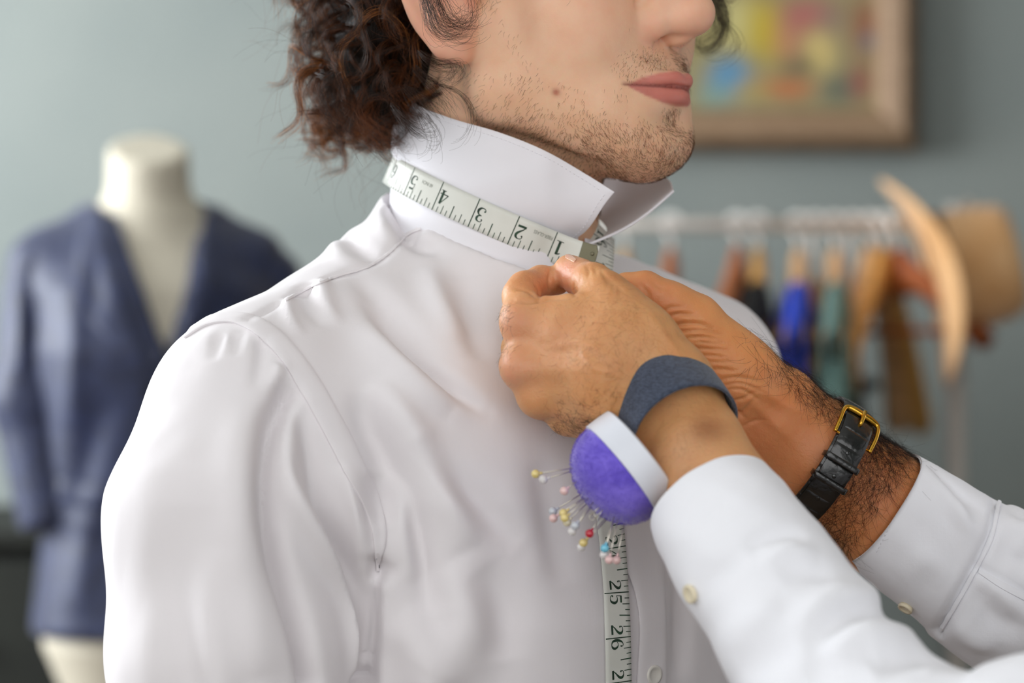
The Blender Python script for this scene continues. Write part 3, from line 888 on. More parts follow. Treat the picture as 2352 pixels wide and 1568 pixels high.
GLY = {
 '0': ([[(.3, 1, .06), (.12, .86, .14), (.06, .5, .19), (.12, .14, .14), (.3, 0, .06), (.48, .14, .14), (.54, .5, .19), (.48, .86, .14), (.3, 1, .06)]], []),
 '1': ([[(.32, .98, .2), (.32, .03, .2)], [(.1, .03, .06), (.54, .03, .06)], [(.34, .96, .07), (.2, .9, .1), (.1, .82, .06)]], []),
 '2': ([[(.1, .76, .05), (.12, .9, .06), (.3, .97, .07), (.47, .87, .17), (.49, .7, .19), (.38, .5, .15), (.2, .3, .09), (.07, .1, .06)], [(.04, .08, .17), (.56, .1, .17)]], [(.13, .74, .09)]),
 '3': ([[(.1, .82, .05), (.14, .93, .06), (.28, .98, .07), (.44, .88, .15), (.45, .72, .17), (.38, .59, .1), (.22, .54, .05)], [(.22, .54, .05), (.42, .49, .1), (.51, .28, .19), (.42, .07, .15), (.26, .01, .07), (.12, .06, .06), (.07, .18, .05)]], [(.14, .8, .08), (.12, .2, .09)]),
 '4': ([[(.4, .98, .07), (.04, .28, .07)], [(.02, .28, .08), (.6, .28, .08)], [(.42, 1, .19), (.42, .03, .19)], [(.26, .03, .06), (.58, .03, .06)]], []),
 '5': ([[(.12, .93, .14), (.5, .93, .14)], [(.13, .96, .05), (.11, .54, .05)], [(.11, .54, .05), (.28, .62, .07), (.46, .54, .16), (.52, .34, .19), (.45, .1, .15), (.28, .01, .06), (.13, .06, .06), (.07, .2, .05)]], [(.13, .2, .09)]),
 '6': ([[(.46, .82, .05), (.4, .96, .06), (.26, .95, .07), (.12, .74, .15), (.07, .42, .19), (.12, .12, .15), (.29, .01, .06), (.46, .1, .15), (.52, .3, .17), (.44, .5, .12), (.3, .56, .05), (.16, .48, .06)]], [(.42, .8, .08)]),
 '7': ([[(.06, .91, .16), (.56, .91, .16)], [(.55, .88, .05), (.42, .6, .1), (.31, .3, .18), (.29, .02, .2)], [(.08, .97, .05), (.06, .72, .05)]], []),
 '8': ([[(.3, .98, .06), (.14, .86, .13), (.16, .66, .14), (.3, .54, .1), (.46, .4, .14), (.5, .2, .16), (.3, .01, .06), (.1, .2, .15), (.14, .4, .1), (.3, .54, .06), (.44, .68, .12), (.44, .88, .12), (.3, .98, .06)]], []),
}
GLY['9'] = ([[(.6 - a, 1 - b, w) for a, b, w in GLY['6'][0][0]]], [(.18, .2, .08)])
def digit(mb, ch, s0, x0, y0, hgt, wid):
    st, balls = GLY[ch]
    for p in st:
        print_stroke(mb, [(x0 + a * wid, y0 + b * hgt, w * hgt * 0.95) for a, b, w in p], s0)
    for a, b, r in balls:
        print_ball(mb, x0 + a * wid, y0 + b * hgt, r * hgt * 0.72, s0)
marks = MB()
for k in range(1, 29 * 8):
    inch = k / 8; s0 = s_of(inch)
    if s0 > TLEN - 0.003: break
    ln = 1.0 if k % 8 == 0 else 0.43 if k % 4 == 0 else 0.29 if k % 2 == 0 else 0.19
    wd = 0.00062 if k % 4 == 0 else 0.00046
    e = TW / 2
    print_stroke(marks, [(0, e - 0.0001, wd), (0, e - ln * TW * 0.99, wd)], s0, 2)
for n in range(1, 29):
    s0 = s_of(n); t_ = str(n); hgt = 0.0085; wid = 0.0100
    if s0 > TLEN - 0.01: break
    nums = MB()
    y0 = -0.0052
    if len(t_) == 1: digit(nums, t_, s0, -0.0071, y0 + .0005, hgt, wid)
    else:
        digit(nums, t_[0], s0, -0.0075, y0 + .0003, hgt, wid)
        digit(nums, t_[1], s0, 0.0006, y0 + .0003, hgt, wid)
    nums.build('numeral', m_ink.m, tape, smooth=False)
tag(marks.build('tick_marks', m_ink.m, tape, smooth=False), kind='stuff')
m_ink2 = Mat('faint_grey_print', srgb(120, 124, 112), 0.6)
def print_text(body, s_start, y0, size, mat):
    cu = bpy.data.curves.new('print', 'FONT'); cu.body = body; cu.size = 1.0; cu.fill_mode = 'FRONT'
    ob = bpy.data.objects.new('print', cu); COL.objects.link(ob)
    bpy.context.view_layer.update()
    me = bpy.data.meshes.new_from_object(ob.evaluated_get(bpy.context.evaluated_depsgraph_get()))
    co = np.zeros(len(me.vertices) * 3); me.vertices.foreach_get('co', co); co = co.reshape(-1, 3)
    fs = [tuple(p.vertices) for p in me.polygons]
    bpy.data.objects.remove(ob); bpy.data.curves.remove(cu); bpy.data.meshes.remove(me)
    mb = MB(); print_poly(mb, [(a * size * 0.78, y0 + b * size) for a, b, _ in co], fs, s_start)
    mb.build('printed_words', mat, tape, smooth=False)
print_text('FIBER-GLASS', s_of(1) + 0.0012, -0.0052, 0.0030, m_ink2.m)
print_text('60 INCH', s_of(4) + 0.006, -0.0046, 0.0030, m_ink2.m)
# metal tip folded over the end
tipG = np.array([[tape_at(s, t, PS * 0.0007) for t in np.linspace(-0.5, 0.5, 7)] for s in np.linspace(-0.0, 0.011, 8)])
tipG[0, 0] = tipG[0, 0] * .4 + tipG[1, 1] * .6; tipG[0, 6] = tipG[0, 6] * .4 + tipG[1, 5] * .6
tb = MB().sheet(tipG, 0.0007)
tb.sheet(np.array([[tape_at(s, t, -PS * 0.0006) for t in np.linspace(-0.46, 0.46, 5)] for s in np.linspace(0.001, 0.011, 4)]), 0.0006)
tb.lathe([(0.0003, 0), (0.0013, 0.0002), (0.0012, 0.0006), (0.0004, 0.0008)], tape_at(0.003, -0.2, PS * 0.0010), PS * np.cross(tape_at(0.004, 0) - tape_at(0.003, 0), tape_at(0.003, 0.1) - tape_at(0.003, 0)) , 12)
tip = tb.build('metal_tip', m_tip.m, tape, bevel=0.0002)
tag(tip, 'dull metal end tip')

# ------------------------------------------------------------------ the tailor: hands, arms
m_tskin = Mat('tailor_skin', srgb(200, 145, 100), 0.46, spec=0.45, sss=0.003)
m_tskin.vcol('Col', 0.45, 70, (0.9, 0.72, 0.6, 1)).noise_bump(300, 0.5, 0.0009, detail=5).noise_bump(900, 0.4, 0.0004)
tailor = empty('person', P(2600, 4500, -0.1) * np.array([1, 1, 0]))
tag(tailor, 'tailor in a white shirt reaching in with both hands to hold the tape', 'person')
def q4(px, py, y, r): return np.append(P(px, py, y), r * 1e-3)
def presser(V, Q, tree, lines, gain=1.5):
    """skin lines: (pixel polyline, height mm, width mm)"""
    N = normals(V, Q); disp = np.zeros(len(V))
    for pix, hgt, wid in lines:
        L, _ = surf_line(tree, pix, 30); d, t = poly_dist(V, L)
        disp += gain * hgt * 1e-3 * np.sin(np.pi * np.clip(t, .05, .95))**0.6 * np.exp(-(d / (wid * 1e-3))**2)
    return V + N * disp[:, None]

def build_left_hand():
    lo = np.minimum(P(1110, 1180, -0.17), P(1110, 1180, 0.0)); hi = np.maximum(P(1760, 545, 0.0), P(1760, 545, -0.17))
    lo[1] = -0.19; hi[1] = 0.005
    s = SDF(lo, hi, 0.00095)
    ch = lambda pts, k: s.chain(np.array([q4(*p) for p in pts]), k * 1e-3)
    # forearm and wrist (flattened: two parallel bones)
    ch([(1505, 985, -.098, 15), (1572, 1085, -.124, 15), (1680, 1240, -.160, 19)], 8)
    ch([(1560, 925, -.106, 16.5), (1605, 1035, -.126, 17), (1700, 1190, -.162, 21)], 12)
    ch([(1598, 905, -.098, 12), (1632, 1000, -.116, 13), (1740, 1160, -.154, 17)], 12)
    # metacarpals
    ch([(1572, 905, -.100, 14), (1400, 800, -.104, 13), (1206, 738, -.080, 11.5)], 14)
    ch([(1560, 925, -.106, 15), (1390, 862, -.108, 14), (1204, 838, -.086, 12.5)], 14)
    ch([(1530, 950, -.104, 15), (1390, 912, -.102, 13.5), (1242, 908, -.083, 11.5)], 14)
    ch([(1500, 980, -.094, 14), (1400, 958, -.090, 13), (1308, 952, -.074, 10.5)], 14)
    # palm side
    ch([(1540, 940, -.085, 18), (1400, 880, -.072, 18), (1280, 850, -.066, 15)], 16)
    ch([(1480, 985, -.080, 13), (1390, 960, -.070, 13)], 12)
    # knuckle heads
    for p in [(1200, 742, -.084, 11), (1198, 842, -.092, 10.5), (1236, 914, -.089, 9.0), (1300, 958, -.079, 8)]:
        a = q4(*p); s.ell(a[:3], np.array([a[3]] * 3), 0.007)
    # curled fingers
    ch([(1204, 838, -.084, 12), (1196, 800, -.052, 10), (1250, 785, -.040, 9), (1310, 800, -.055, 8.5)], 5)
    ch([(1242, 908, -.082, 11.5), (1226, 880, -.055, 10), (1276, 865, -.044, 9), (1330, 870, -.058, 8.5)], 5)
    ch([(1308, 955, -.072, 10), (1290, 935, -.052, 9), (1330, 920, -.044, 8), (1370, 915, -.056, 7.5)], 5)
    # first web and interosseous muscle
    ch([(1212, 722, -.082, 9.5), (1330, 722, -.088, 9.5), (1400, 740, -.094, 12)], 10)
    ch([(1300, 770, -.092, 13), (1430, 780, -.098, 16), (1530, 850, -.102, 16)], 14)
    # index finger
    ch([(1206, 738, -.080, 11.5), (1197, 680, -.068, 10.2)], 6)
    ch([(1197, 680, -.068, 10.2), (1206, 664, -.062, 9.8), (1243, 646, -.048, 8.6)], 3)
    ch([(1243, 646, -.048, 8.8), (1278, 646, -.036, 8.0)], 3)
    # thumb
    ch([(1540, 862, -.100, 17), (1478, 775, -.098, 15), (1420, 706, -.090, 13)], 12)
    ch([(1420, 706, -.090, 13), (1392, 676, -.082, 11.8), (1362, 652, -.070, 11.2)], 6)
    ch([(1362, 652, -.070, 11.2), (1330, 636, -.056, 9.8), (1306, 618, -.046, 8.2)], 4)
    a = q4(1318, 628, -.048, 9.0); s.ell(a[:3], np.array([9.5, 9, 8.2]) * 1e-3, 0.004)
    s.cut(P(1690, 1190, -0.15), (0.5, -0.6, -0.62))
    V, Q = s.extract(2)
    tr = bvh(V, Q)
    lines = [([(1178, 690), (1215, 692), (1260, 684), (1312, 683)], -1.3, 2.0), ([(1230, 655), (1240, 672), (1236, 690)], -1.0, 1.6), ([(1180, 662), (1212, 668), (1238, 688)], -.8, 1.5),
             ([(1266, 618), (1262, 650), (1270, 675)], -1.0, 1.6),
             # thumb joint wrinkles
             ([(1345, 604), (1352, 622), (1350, 640)], -.5, 1.4), ([(1362, 610), (1372, 630)], -.5, 1.2), ([(1318, 650), (1316, 668), (1326, 682)], -.8, 1.6),
             ([(1378, 618), (1392, 640), (1398, 660)], -.6, 1.3), ([(1392, 630), (1406, 652), (1410, 672)], -.6, 1.3), ([(1408, 642), (1420, 662), (1424, 684)], -.5, 1.3), ([(1424, 656), (1434, 674)], -.5, 1.2),
             # tendons and hollows between the knuckles
             ([(1178, 795), (1230, 800), (1290, 812)], -1.0, 7), ([(1200, 880), (1260, 880), (1320, 885)], -.9, 7), ([(1265, 935), (1320, 930)], -.8, 6),
             ([(1240, 745), (1320, 770), (1400, 805)], .35, 6), ([(1245, 842), (1330, 850), (1430, 880)], .35, 6), ([(1290, 915), (1360, 920), (1440, 930)], .3, 6),
             ([(1250, 800), (1340, 790), (1420, 830)], .5, 2.2), ([(1330, 790), (1360, 840), (1420, 860)], .5, 2.0), ([(1480, 700), (1520, 760), (1570, 830)], .6, 3.0)]
    V = presser(V, Q, tr, lines)
    return V, Q
def build_right_hand():
    lo = P(1360, 1400, 0.0); hi = P(2140, 570, 0.0); lo[1] = -0.075; hi[1] = 0.075
    lo = np.minimum(lo, P(1360, 1400, 0.06)); hi = np.maximum(hi, P(2140, 570, .06))
    s = SDF(lo, hi, 0.00105)
    ch = lambda pts, k: s.chain(np.array([q4(*p) for p in pts]), k * 1e-3)
    # forearm, oval
    ch([(1800, 935, -.006, 20), (1905, 1012, -.002, 20.5), (2030, 1110, .003, 20), (2200, 1225, .006, 20)], 10)
    ch([(1745, 1010, -.002, 19), (1852, 1105, .002, 20.5), (2000, 1225, .005, 20), (2150, 1330, .008, 20)], 14)
    ch([(1780, 975, -.012, 20), (1880, 1060, -.006, 22.5), (2015, 1167, .002, 23)], 14)
    # heel of the hand: thenar and hypothenar
    ch([(1775, 925, -.012, 20), (1682, 862, -.026, 20), (1598, 778, -.034, 16)], 16)
    ch([(1720, 1000, -.006, 18), (1640, 960, -.012, 19), (1560, 920, -.006, 16)], 16)
    ch([(1740, 950, -.006, 18), (1640, 890, -.010, 18), (1540, 830, -.002, 16)], 16)
    # metacarpals
    for p in [(1478, 748, .004), (1462, 800, .010), (1466, 850, .012), (1486, 895, .010)]:
        ch([(1700, 930, .008, 14), (p[0], p[1], p[2], 11.5)], 14)
    # thumb
    ch([(1700, 860, -.022, 18), (1592, 738, -.038, 14)], 14)
    ch([(1592, 735, -.038, 14.0), (1540, 700, -.042, 11.6), (1482, 664, -.044, 9.8)], 8)
    ch([(1482, 664, -.044, 9.8), (1440, 664, -.040, 8.8), (1404, 672, -.032, 7.6)], 4)
    # fingers, curled towards the tape
    ch([(1478, 748, .004, 11), (1420, 712, -.012, 9.5), (1398, 690, -.022, 8.5), (1392, 668, -.030, 7.5)], 5)
    ch([(1462, 800, .010, 11), (1408, 775, -.016, 9.5), (1430, 800, -.036, 8.5), (1480, 815, -.034, 8)], 5)
    ch([(1466, 850, .012, 11), (1416, 835, -.018, 9.5), (1440, 850, -.038, 8.5), (1490, 858, -.034, 8)], 5)
    ch([(1486, 895, .010, 10), (1446, 890, -.018, 8.5), (1466, 900, -.034, 7.5), (1505, 900, -.030, 7)], 5)
    s.cut(P(2105, 1180, 0.0), (0.86, 0.0, -0.5))
    V, Q = s.extract(2)
    tr = bvh(V, Q)
    Z = lambda *a: [(1380 + .4593 * x, 600 + .4593 * y) for x, y in a]
    lines = [(Z((325, 345), (400, 318), (480, 312), (560, 335)), -1.0, 1.5), (Z((345, 350), (420, 350), (500, 345), (620, 372)), -.7, 1.3), (Z((390, 388), (500, 378), (600, 392)), -.55, 1.2),
             (Z((420, 440), (520, 438), (640, 445)), -.5, 1.2), (Z((440, 480), (540, 470), (620, 480)), -.45, 1.1), (Z((300, 300), (380, 265), (470, 270)), -.7, 1.3), (Z((290, 280), (340, 235), (420, 225)), -.5, 1.2),
             (Z((520, 545), (600, 540), (680, 550)), -.6, 1.3), (Z((575, 600), (680, 580), (800, 600)), -.7, 1.3), (Z((590, 625), (700, 610), (810, 650)), -.5, 1.1), (Z((600, 650), (700, 640), (790, 690)), -.5, 1.1),
             (Z((620, 705), (700, 690), (780, 650)), -.6, 1.3), (Z((620, 745), (680, 750), (730, 790)), -.5, 1.2), (Z((660, 800), (720, 740), (770, 680)), -.5, 1.2), (Z((690, 840), (760, 800), (830, 790)), -.4, 1.2),
             (Z((200, 120), (235, 160), (240, 210)), -.5, 1.4), (Z((250, 100), (300, 130), (360, 140)), -.3, 1.6), (Z((470, 400), (560, 410), (640, 408)), -.35, 1.0), (Z((540, 500), (600, 505), (660, 500)), -.4, 1.0),
             (Z((760, 620), (900, 700), (1020, 760)), .7, 4.0), (Z((740, 690), (860, 800), (960, 900)), .6, 4.0)]
    V = presser(V, Q, tr, [(a, b, c * 0.9) for a, b, c in lines], 2.5)
    return V, Q
LV, LQ = build_left_hand(); RV, RQ = build_right_hand()
left_tree = bvh(LV, LQ); right_tree = bvh(RV, RQ)
# the rest of the tailor, outside the frame: arms inside the sleeves, trunk, head
def build_tailor_trunk():
    s = SDF((0.05, -0.45, 0.82), (0.92, 0.42, 1.86), 0.008)
    A = lambda pts, k=.02: s.chain(np.array(pts, float), k)
    lw = P(1650, 1110, -.12); rw = P(2060, 1170, .0)
    A([(*P(1690, 1190, -.152), .024), (*P(1862, 1500, -.216), .027), (*P(1965, 1642, -.245), .029), (*P(2185, 1795, -.28), .032), (*P(2430, 1790, -.29), .034), (0.42, -.25, 1.24, .036), (0.50, -.22, 1.34, .042)])
    A([(*P(2080, 1190, 0.003), .022), (*P(2300, 1350, .014), .026), (*P(2600, 1500, .05), .034), (0.46, .13, 1.27, .036), (0.52, .20, 1.36, .042)])
    s.ell((0.60, 0.0, 1.25), (.11, .17, .26), .05); s.ell((0.59, 0.0, 0.98), (.105, .15, .16), .05)
    A([(0.54, -.19, 1.40, .055), (0.60, 0, 1.45, .06), (0.55, .18, 1.41, .055)], .05)
    A([(0.59, 0, 1.46, .058), (0.565, 0, 1.58, .055)], .03)
    s.ell((0.545, 0, 1.68), (.095, .075, .115), .02); s.ell((0.47, 0, 1.66), (.02, .016, .026), .012); s.ell((0.495, 0, 1.60), (.04, .04, .035), .02)
    for sg in (1, -1): s.ell((0.555, .078 * sg, 1.67), (.02, .012, .032), .008)
    return s.extract(3)
BV, BQ = build_tailor_trunk()
def tone(V, spec):
    C = np.tile(np.array(srgb(216, 159, 106)[:3]), (len(V), 1))
    for col, pt, rad, w in spec:
        g_ = w * np.exp(-(np.linalg.norm(V - pt, axis=1) / rad)**2)
        C = C * (1 - g_[:, None]) + np.array(srgb(*col)[:3]) * g_[:, None]
    return C
h3 = lambda tr, a, b: hit(tr, a, b)[0]
CL = tone(LV, [((222, 164, 134), h3(left_tree, 1170, 750), .014, .8), ((222, 160, 130), h3(left_tree, 1172, 850), .014, .8), ((214, 158, 120), h3(left_tree, 1280, 790), .03, .6), ((226, 166, 140), h3(left_tree, 1300, 615), .013, .9),
               ((212, 130, 90), h3(left_tree, 1240, 660), .014, .7), ((212, 154, 100), h3(left_tree, 1400, 900), .03, .5), ((205, 160, 122), h3(left_tree, 1570, 1040), .02, .6), ((150, 96, 58), h3(left_tree, 1625, 985), .010, .7),
               ((190, 130, 84), h3(left_tree, 1410, 650), .012, .5)])
CR = tone(RV, [((230, 158, 98), h3(right_tree, 1700, 900), .10, .9), ((224, 142, 96), h3(right_tree, 1760, 1000), .035, .6), ((216, 140, 96), h3(right_tree, 1500, 680), .02, .6), ((196, 122, 74), h3(right_tree, 2000, 1120), .06, .8)])  # far palm coloured lighter to make up for light missing there
CB = tone(BV, [])
V = np.vstack([LV, RV, BV]); Q = np.vstack([LQ, RQ + len(LV), BQ + len(LV) + len(RV)])
me = mesh('body', V, Q); set_color(me, np.vstack([CL, CR, CB]))
tbody = link('body', me, m_tskin.m, tailor)
tag(tbody, 'brown-skinned hands and forearms with dark hair')
# thumb nail
m_nail = Mat('finger_nail', srgb(228, 178, 150), 0.25, spec=0.5, sss=0.002)
def nail(tree, left, right, lift):
    return surf_ribbon('thumb_nail', tree, left, right, lift, 0.0007, m_nail.m, tailor, 14, 8, 0.0003)
nail(left_tree, [(1298, 585), (1311, 586), (1325, 596)], [(1299, 593), (1309, 598), (1319, 603)], 0.0002)

# ------------------------------------------------------------------ the tailor's sleeves
def tube_cloth(secs, nu, nv, power=2.2):
    """secs: centre xyz, half width (across the view), half depth -> outer vertices, quads"""
    A = spline(np.array(secs), nu); Cn = A[:, :3]
    T = np.gradient(Cn, axis=0); T /= np.linalg.norm(T, axis=1)[:, None]
    view = np.array([0, 1.0, 0]); V = []
    for i in range(nu):
        a = np.cross(T[i], view); a /= np.linalg.norm(a); b = np.cross(T[i], a)
        for k in range(nv):
            th = 2 * math.pi * k / nv; c_, s_ = math.cos(th), math.sin(th)
            c2 = abs(c_)**(2 / power) * (1 if c_ > 0 else -1); s2 = abs(s_)**(2 / power) * (1 if s_ > 0 else -1)
            V.append(Cn[i] + a * c2 * A[i, 3] + b * s2 * A[i, 4])
    idx = np.arange(nu * nv).reshape(nu, nv)
    Q = np.stack([idx[:-1], np.roll(idx, -1, 1)[:-1], np.roll(idx, -1, 1)[1:], idx[1:]], 2).reshape(-1, 4)
    V = np.array(V); N = normals(V, Q)
    mid = np.repeat(Cn, nv, axis=0)
    if np.mean(np.sum(N * (V - mid), 1)) < 0: Q = Q[:, ::-1]
    return V, Q
def shell(V, Q, nu, nv, thick):
    N = normals(V, Q); n = len(V)
    W = np.vstack([V, V - N * thick]); Qi = Q[:, ::-1] + n
    idx = np.arange(nu * nv).reshape(nu, nv); rims = []
    for row in (idx[0], idx[-1]):
        nx = np.roll(row, -1)
        rims.append(np.stack([row, nx, nx + n, row + n], 1))
    return W, np.vstack([Q, Qi] + rims)
m_tcot = Mat('white_oxford_cotton', srgb(238, 238, 243), 0.82, spec=0.25, sheen=0.3)
m_tcot.noise_bump(60, 0.22, 0.003, detail=4).noise_bump(220, 0.12, 0.001, detail=3).weave(700, 0.06, 0.0003)
def sleeve(secs, nu, nv, fold_list, name):
    V, Q = tube_cloth(secs, nu, nv)
    tr = bvh(V, Q)
    V = folds(V, Q, tr, [(f[0], f[1] * 1.6) + tuple(f[2:]) for f in fold_list])
    V = V + normals(V, Q) * (0.0008 * noise3(V, 120, 11) + 0.0007 * noise3(V, 260, 12))[:, None]
    W, Qs = shell(V, Q, nu, nv, 0.0014)
    me = mesh(name, W, Qs)
    return link(name, me, m_tcot.m, tailor), V, Q
c5 = lambda px, py, y, a, b: np.append(P(px, py, y), [a * 1e-3, b * 1e-3])
NEAR_SL = [c5(1640, 1160, -.140, 35.5, 31), c5(1668, 1205, -.152, 37.5, 33), c5(1712, 1275, -.170, 39, 35), c5(1785, 1375, -.192, 40, 36), c5(1862, 1500, -.216, 42, 38), c5(1965, 1642, -.245, 45, 42), c5(2185, 1795, -.28, 54, 50), c5(2430, 1790, -.29, 60, 54),
           np.array([0.42, -.25, 1.24, .062, .06]), np.array([0.50, -.22, 1.34, .068, .066])]
nsl, NSV, NSQ = sleeve(NEAR_SL, 210, 120, [
    ([(1712, 1262), (1760, 1240), (1815, 1228), (1862, 1240)], -3.0, 6), ([(1600, 1370), (1650, 1320), (1712, 1270)], -1.6, 7), ([(1735, 1285), (1800, 1262), (1880, 1280)], 2.4, 9),
    ([(1862, 1505), (1905, 1440), (1970, 1404), (2073, 1419)], -5.0, 9), ([(1840, 1460), (1890, 1400), (1960, 1365), (2040, 1375)], 3.4, 10), ([(1900, 1520), (1960, 1460), (2060, 1450), (2120, 1475)], 4.0, 11),
    ([(1790, 1330), (1850, 1310), (1920, 1330)], -2.0, 8), ([(1650, 1500), (1720, 1420), (1800, 1390)], 2.0, 10), ([(1700, 1568), (1780, 1500), (1840, 1480)], -2.4, 10), ([(1850, 1568), (1920, 1520), (2020, 1500)], -3.0, 10),
    ([(2000, 1540), (2100, 1500), (2180, 1530)], -4.0, 10)], 'sleeve')
tag(nsl, 'white shirt sleeve nearest the camera, button at the cuff')
FAR_SL = [c5(2026, 1166, .002, 37.5, 31), c5(2052, 1184, .003, 38.5, 32), c5(2130, 1240, .005, 40.5, 34), c5(2222, 1302, .008, 43, 36), c5(2240, 1314, .009, 45.5, 39), c5(2330, 1370, .014, 48, 42), c5(2470, 1440, .03, 50, 46), c5(2620, 1500, .05, 54, 50),
          np.array([0.46, .13, 1.27, .06, .058]), np.array([0.52, .20, 1.36, .068, .066])]
fsl, FSV, FSQ = sleeve(FAR_SL, 200, 130, [
    ([(2120, 1070), (2170, 1130), (2220, 1200), (2262, 1230)], 2.2, 5), ([(2140, 1065), (2200, 1130), (2270, 1180)], -1.6, 5), ([(2180, 1150), (2210, 1200), (2230, 1260)], 1.5, 5), ([(2060, 1330), (2120, 1290), (2190, 1310)], 1.2, 8), ([(2090, 1180), (2160, 1260), (2210, 1330)], -1.0, 9),
    ([(2292, 1150), (2272, 1232), (2222, 1332), (2152, 1452)], -2.6, 3.2, 'none'), ([(2310, 1180), (2340, 1210), (2400, 1220)], 2.5, 6), ([(2290, 1240), (2330, 1280), (2400, 1300)], -2.0, 6), ([(2240, 1350), (2290, 1420), (2352, 1440)], -2.5, 8), ([(2190, 1420), (2240, 1470), (2300, 1480)], 2.5, 8), ([(2280, 1340), (2330, 1400), (2400, 1420)], 1.8, 6),
    ([(2250, 1305), (2300, 1335), (2360, 1366)], -1.6, 3.0, 'none'), ([(2240, 1318), (2300, 1355), (2360, 1386)], 1.2, 6)], 'sleeve')
tag(fsl, 'white shirt sleeve of the arm wearing the watch')
far_tree = bvh(FSV, FSQ); near_tree = bvh(NSV, NSQ)
surf_ribbon('cuff_seam', far_tree, [(2292, 1152), (2274, 1232), (2226, 1330), (2158, 1448)], [(2299, 1156), (2281, 1236), (2233, 1334), (2165, 1452)], 0.0010, 0.0014, m_tcot.m, fsl, 60, 4)
l_, n_ = surf_line(far_tree, [(2108, 1050), (2086, 1110), (2052, 1190), (2012, 1270)], 50); stitches('cuff_stitching', l_, n_, fsl, mat=m_tcot.m)
surf_ribbon('sleeve_placket', far_tree, [(2250, 1306), (2300, 1336), (2360, 1366)], [(2246, 1316), (2296, 1350), (2356, 1382)], 0.0006, 0.001, m_tcot.m, fsl, 40, 4)
m_horn = Mat('pale_horn_button', srgb(232, 220, 190), 0.3, spec=0.6)
def button(tree, px, py, r, parent):
    h_, n_ = hit(tree, px, py); r *= 1e-3
    MB().lathe([(0.0004, 0.002), (r * .6, 0.002), (r * .72, 0.0026), (r * .95, 0.0026), (r, 0.0016), (r * .9, 0)], h_, n_, 24).build('cuff_button', m_horn.m, parent)
button(near_tree, 1590, 1362, 5.0, nsl)
button(far_tree, 2082, 1392, 4.6, fsl)
# shirt body of the tailor, just outside the frame
def build_tailor_shirt():
    s = SDF((0.38, -0.36, 0.80), (0.80, 0.36, 1.56), 0.008)
    s.ell((0.60, 0.0, 1.25), (.13, .19, .28), .05); s.ell((0.59, 0.0, 0.98), (.125, .175, .19), .05)
    s.chain(np.array([(0.51, -.215, 1.36, .07), (0.60, 0, 1.445, .075), (0.53, .20, 1.38, .07)]), .06)
    s.cone((0.60, 0, 1.48), (0.57, 0, 1.60), .06, .06, .01, 'sub'); s.cut((0, 0, 0.86), (0, 0, -1))
    return s.extract(3)
bv, bq = build_tailor_shirt()
link('shirt_front', mesh('shirt_front', bv, bq), m_tcot.m, tailor)

# ------------------------------------------------------------------ pincushion on the near wrist
W0 = P(1543, 955, -0.106); WD = W0 - P(1645, 1100, -0.142); WD /= np.linalg.norm(WD)
WA = np.cross(WD, np.array([0, 1.0, 0])); WA /= np.linalg.norm(WA)
if WA[0] < 0: WA = -WA                      # WA: to the upper right in the photo
WB = np.cross(WD, WA); WB = WB if WB[1] < 0 else -WB   # WB: towards the camera
pin_c = empty('pincushion', P(1440, 1058, -0.118))
tag(pin_c, 'round purple felt pincushion with white rim strapped to the near wrist', 'pincushion')
m_strap = Mat('navy_elastic_webbing', srgb(58, 66, 86), 0.85, spec=0.2, sheen=0.3)
m_strap.vary(srgb(46, 53, 70), srgb(76, 86, 108), 500, stretch=(1, 1, 3)).weave(420, 0.5, 0.0005)
m_plast = Mat('white_plastic_rim', srgb(228, 231, 240), 0.35, spec=0.5)
m_plast.noise_bump(60, 0.04, 0.001)
m_felt = Mat('purple_felt', srgb(104, 84, 196), 0.95, spec=0.1, sheen=0.6)
m_felt.vary(srgb(104, 84, 200), srgb(134, 114, 226), 90, detail=6).noise_bump(600, 0.5, 0.0008, detail=5)
n_ = 96
Gs = np.zeros((n_, 9, 3))
for i, th in enumerate(np.linspace(math.radians(204), math.radians(204 - 372), n_)):
    ra, rb = 0.0305, 0.0335
    c_ = W0 + WA * (ra * math.cos(th) + 0.001) + WB * (rb * math.sin(th))
    out = WA * math.cos(th) / ra + WB * math.sin(th) / rb; out /= np.linalg.norm(out)
    if i > n_ - 10: c_ = c_ + out * 0.0018
    for j, w in enumerate(np.linspace(-1, 1, 9)):
        Gs[i, j] = c_ + WD * (w * 0.0145) + out * (0.0005 * (1 - w * w))
MB().sheet(Gs, 0.0016).build('wrist_strap', m_strap.m, pin_c, bevel=0.0004)
PA = np.array([-0.78, -0.10, -0.615]); PA /= np.linalg.norm(PA)      # axis, pointing out of the dome
PC = P(1427, 1083, -0.118)                                          # centre of the felt's base circle
MB().lathe([(0.024, -0.0150), (0.0292, -0.0150), (0.0304, -0.0140), (0.0306, -0.0004), (0.0300, 0.0), (0.0285, 0.0), (0.0283, -0.003), (0.024, -0.003)], PC, PA, 96, caps=False).build('rim', m_plast.m, pin_c, angle=40)
MB().lathe([(0.0005, -0.0160), (0.018, -0.0160), (0.0255, -0.0147), (0.0255, -0.011), (0.001, -0.011)], PC, PA, 48).build('back_plate', m_plast.m, pin_c, angle=40)
dome = [(0.0287, -0.002)] + [(0.0287 * math.cos(t)**0.9, 0.0245 * math.sin(t)) for t in np.linspace(0.0, math.pi / 2 - 0.01, 26)]
felt = MB().lathe(dome, PC, PA, 80).build('felt_dome', m_felt.m, pin_c)
tag(felt, 'purple felt dome')
qd = np.array(Vector((0, 0, 1)).rotation_difference(Vector(PA)).to_matrix())
def dome_pt(t, a): return PC + qd @ np.array([0.0287 * math.cos(t)**0.9 * math.cos(a), 0.0287 * math.cos(t)**0.9 * math.sin(a), 0.0245 * math.sin(t)])
fz = []
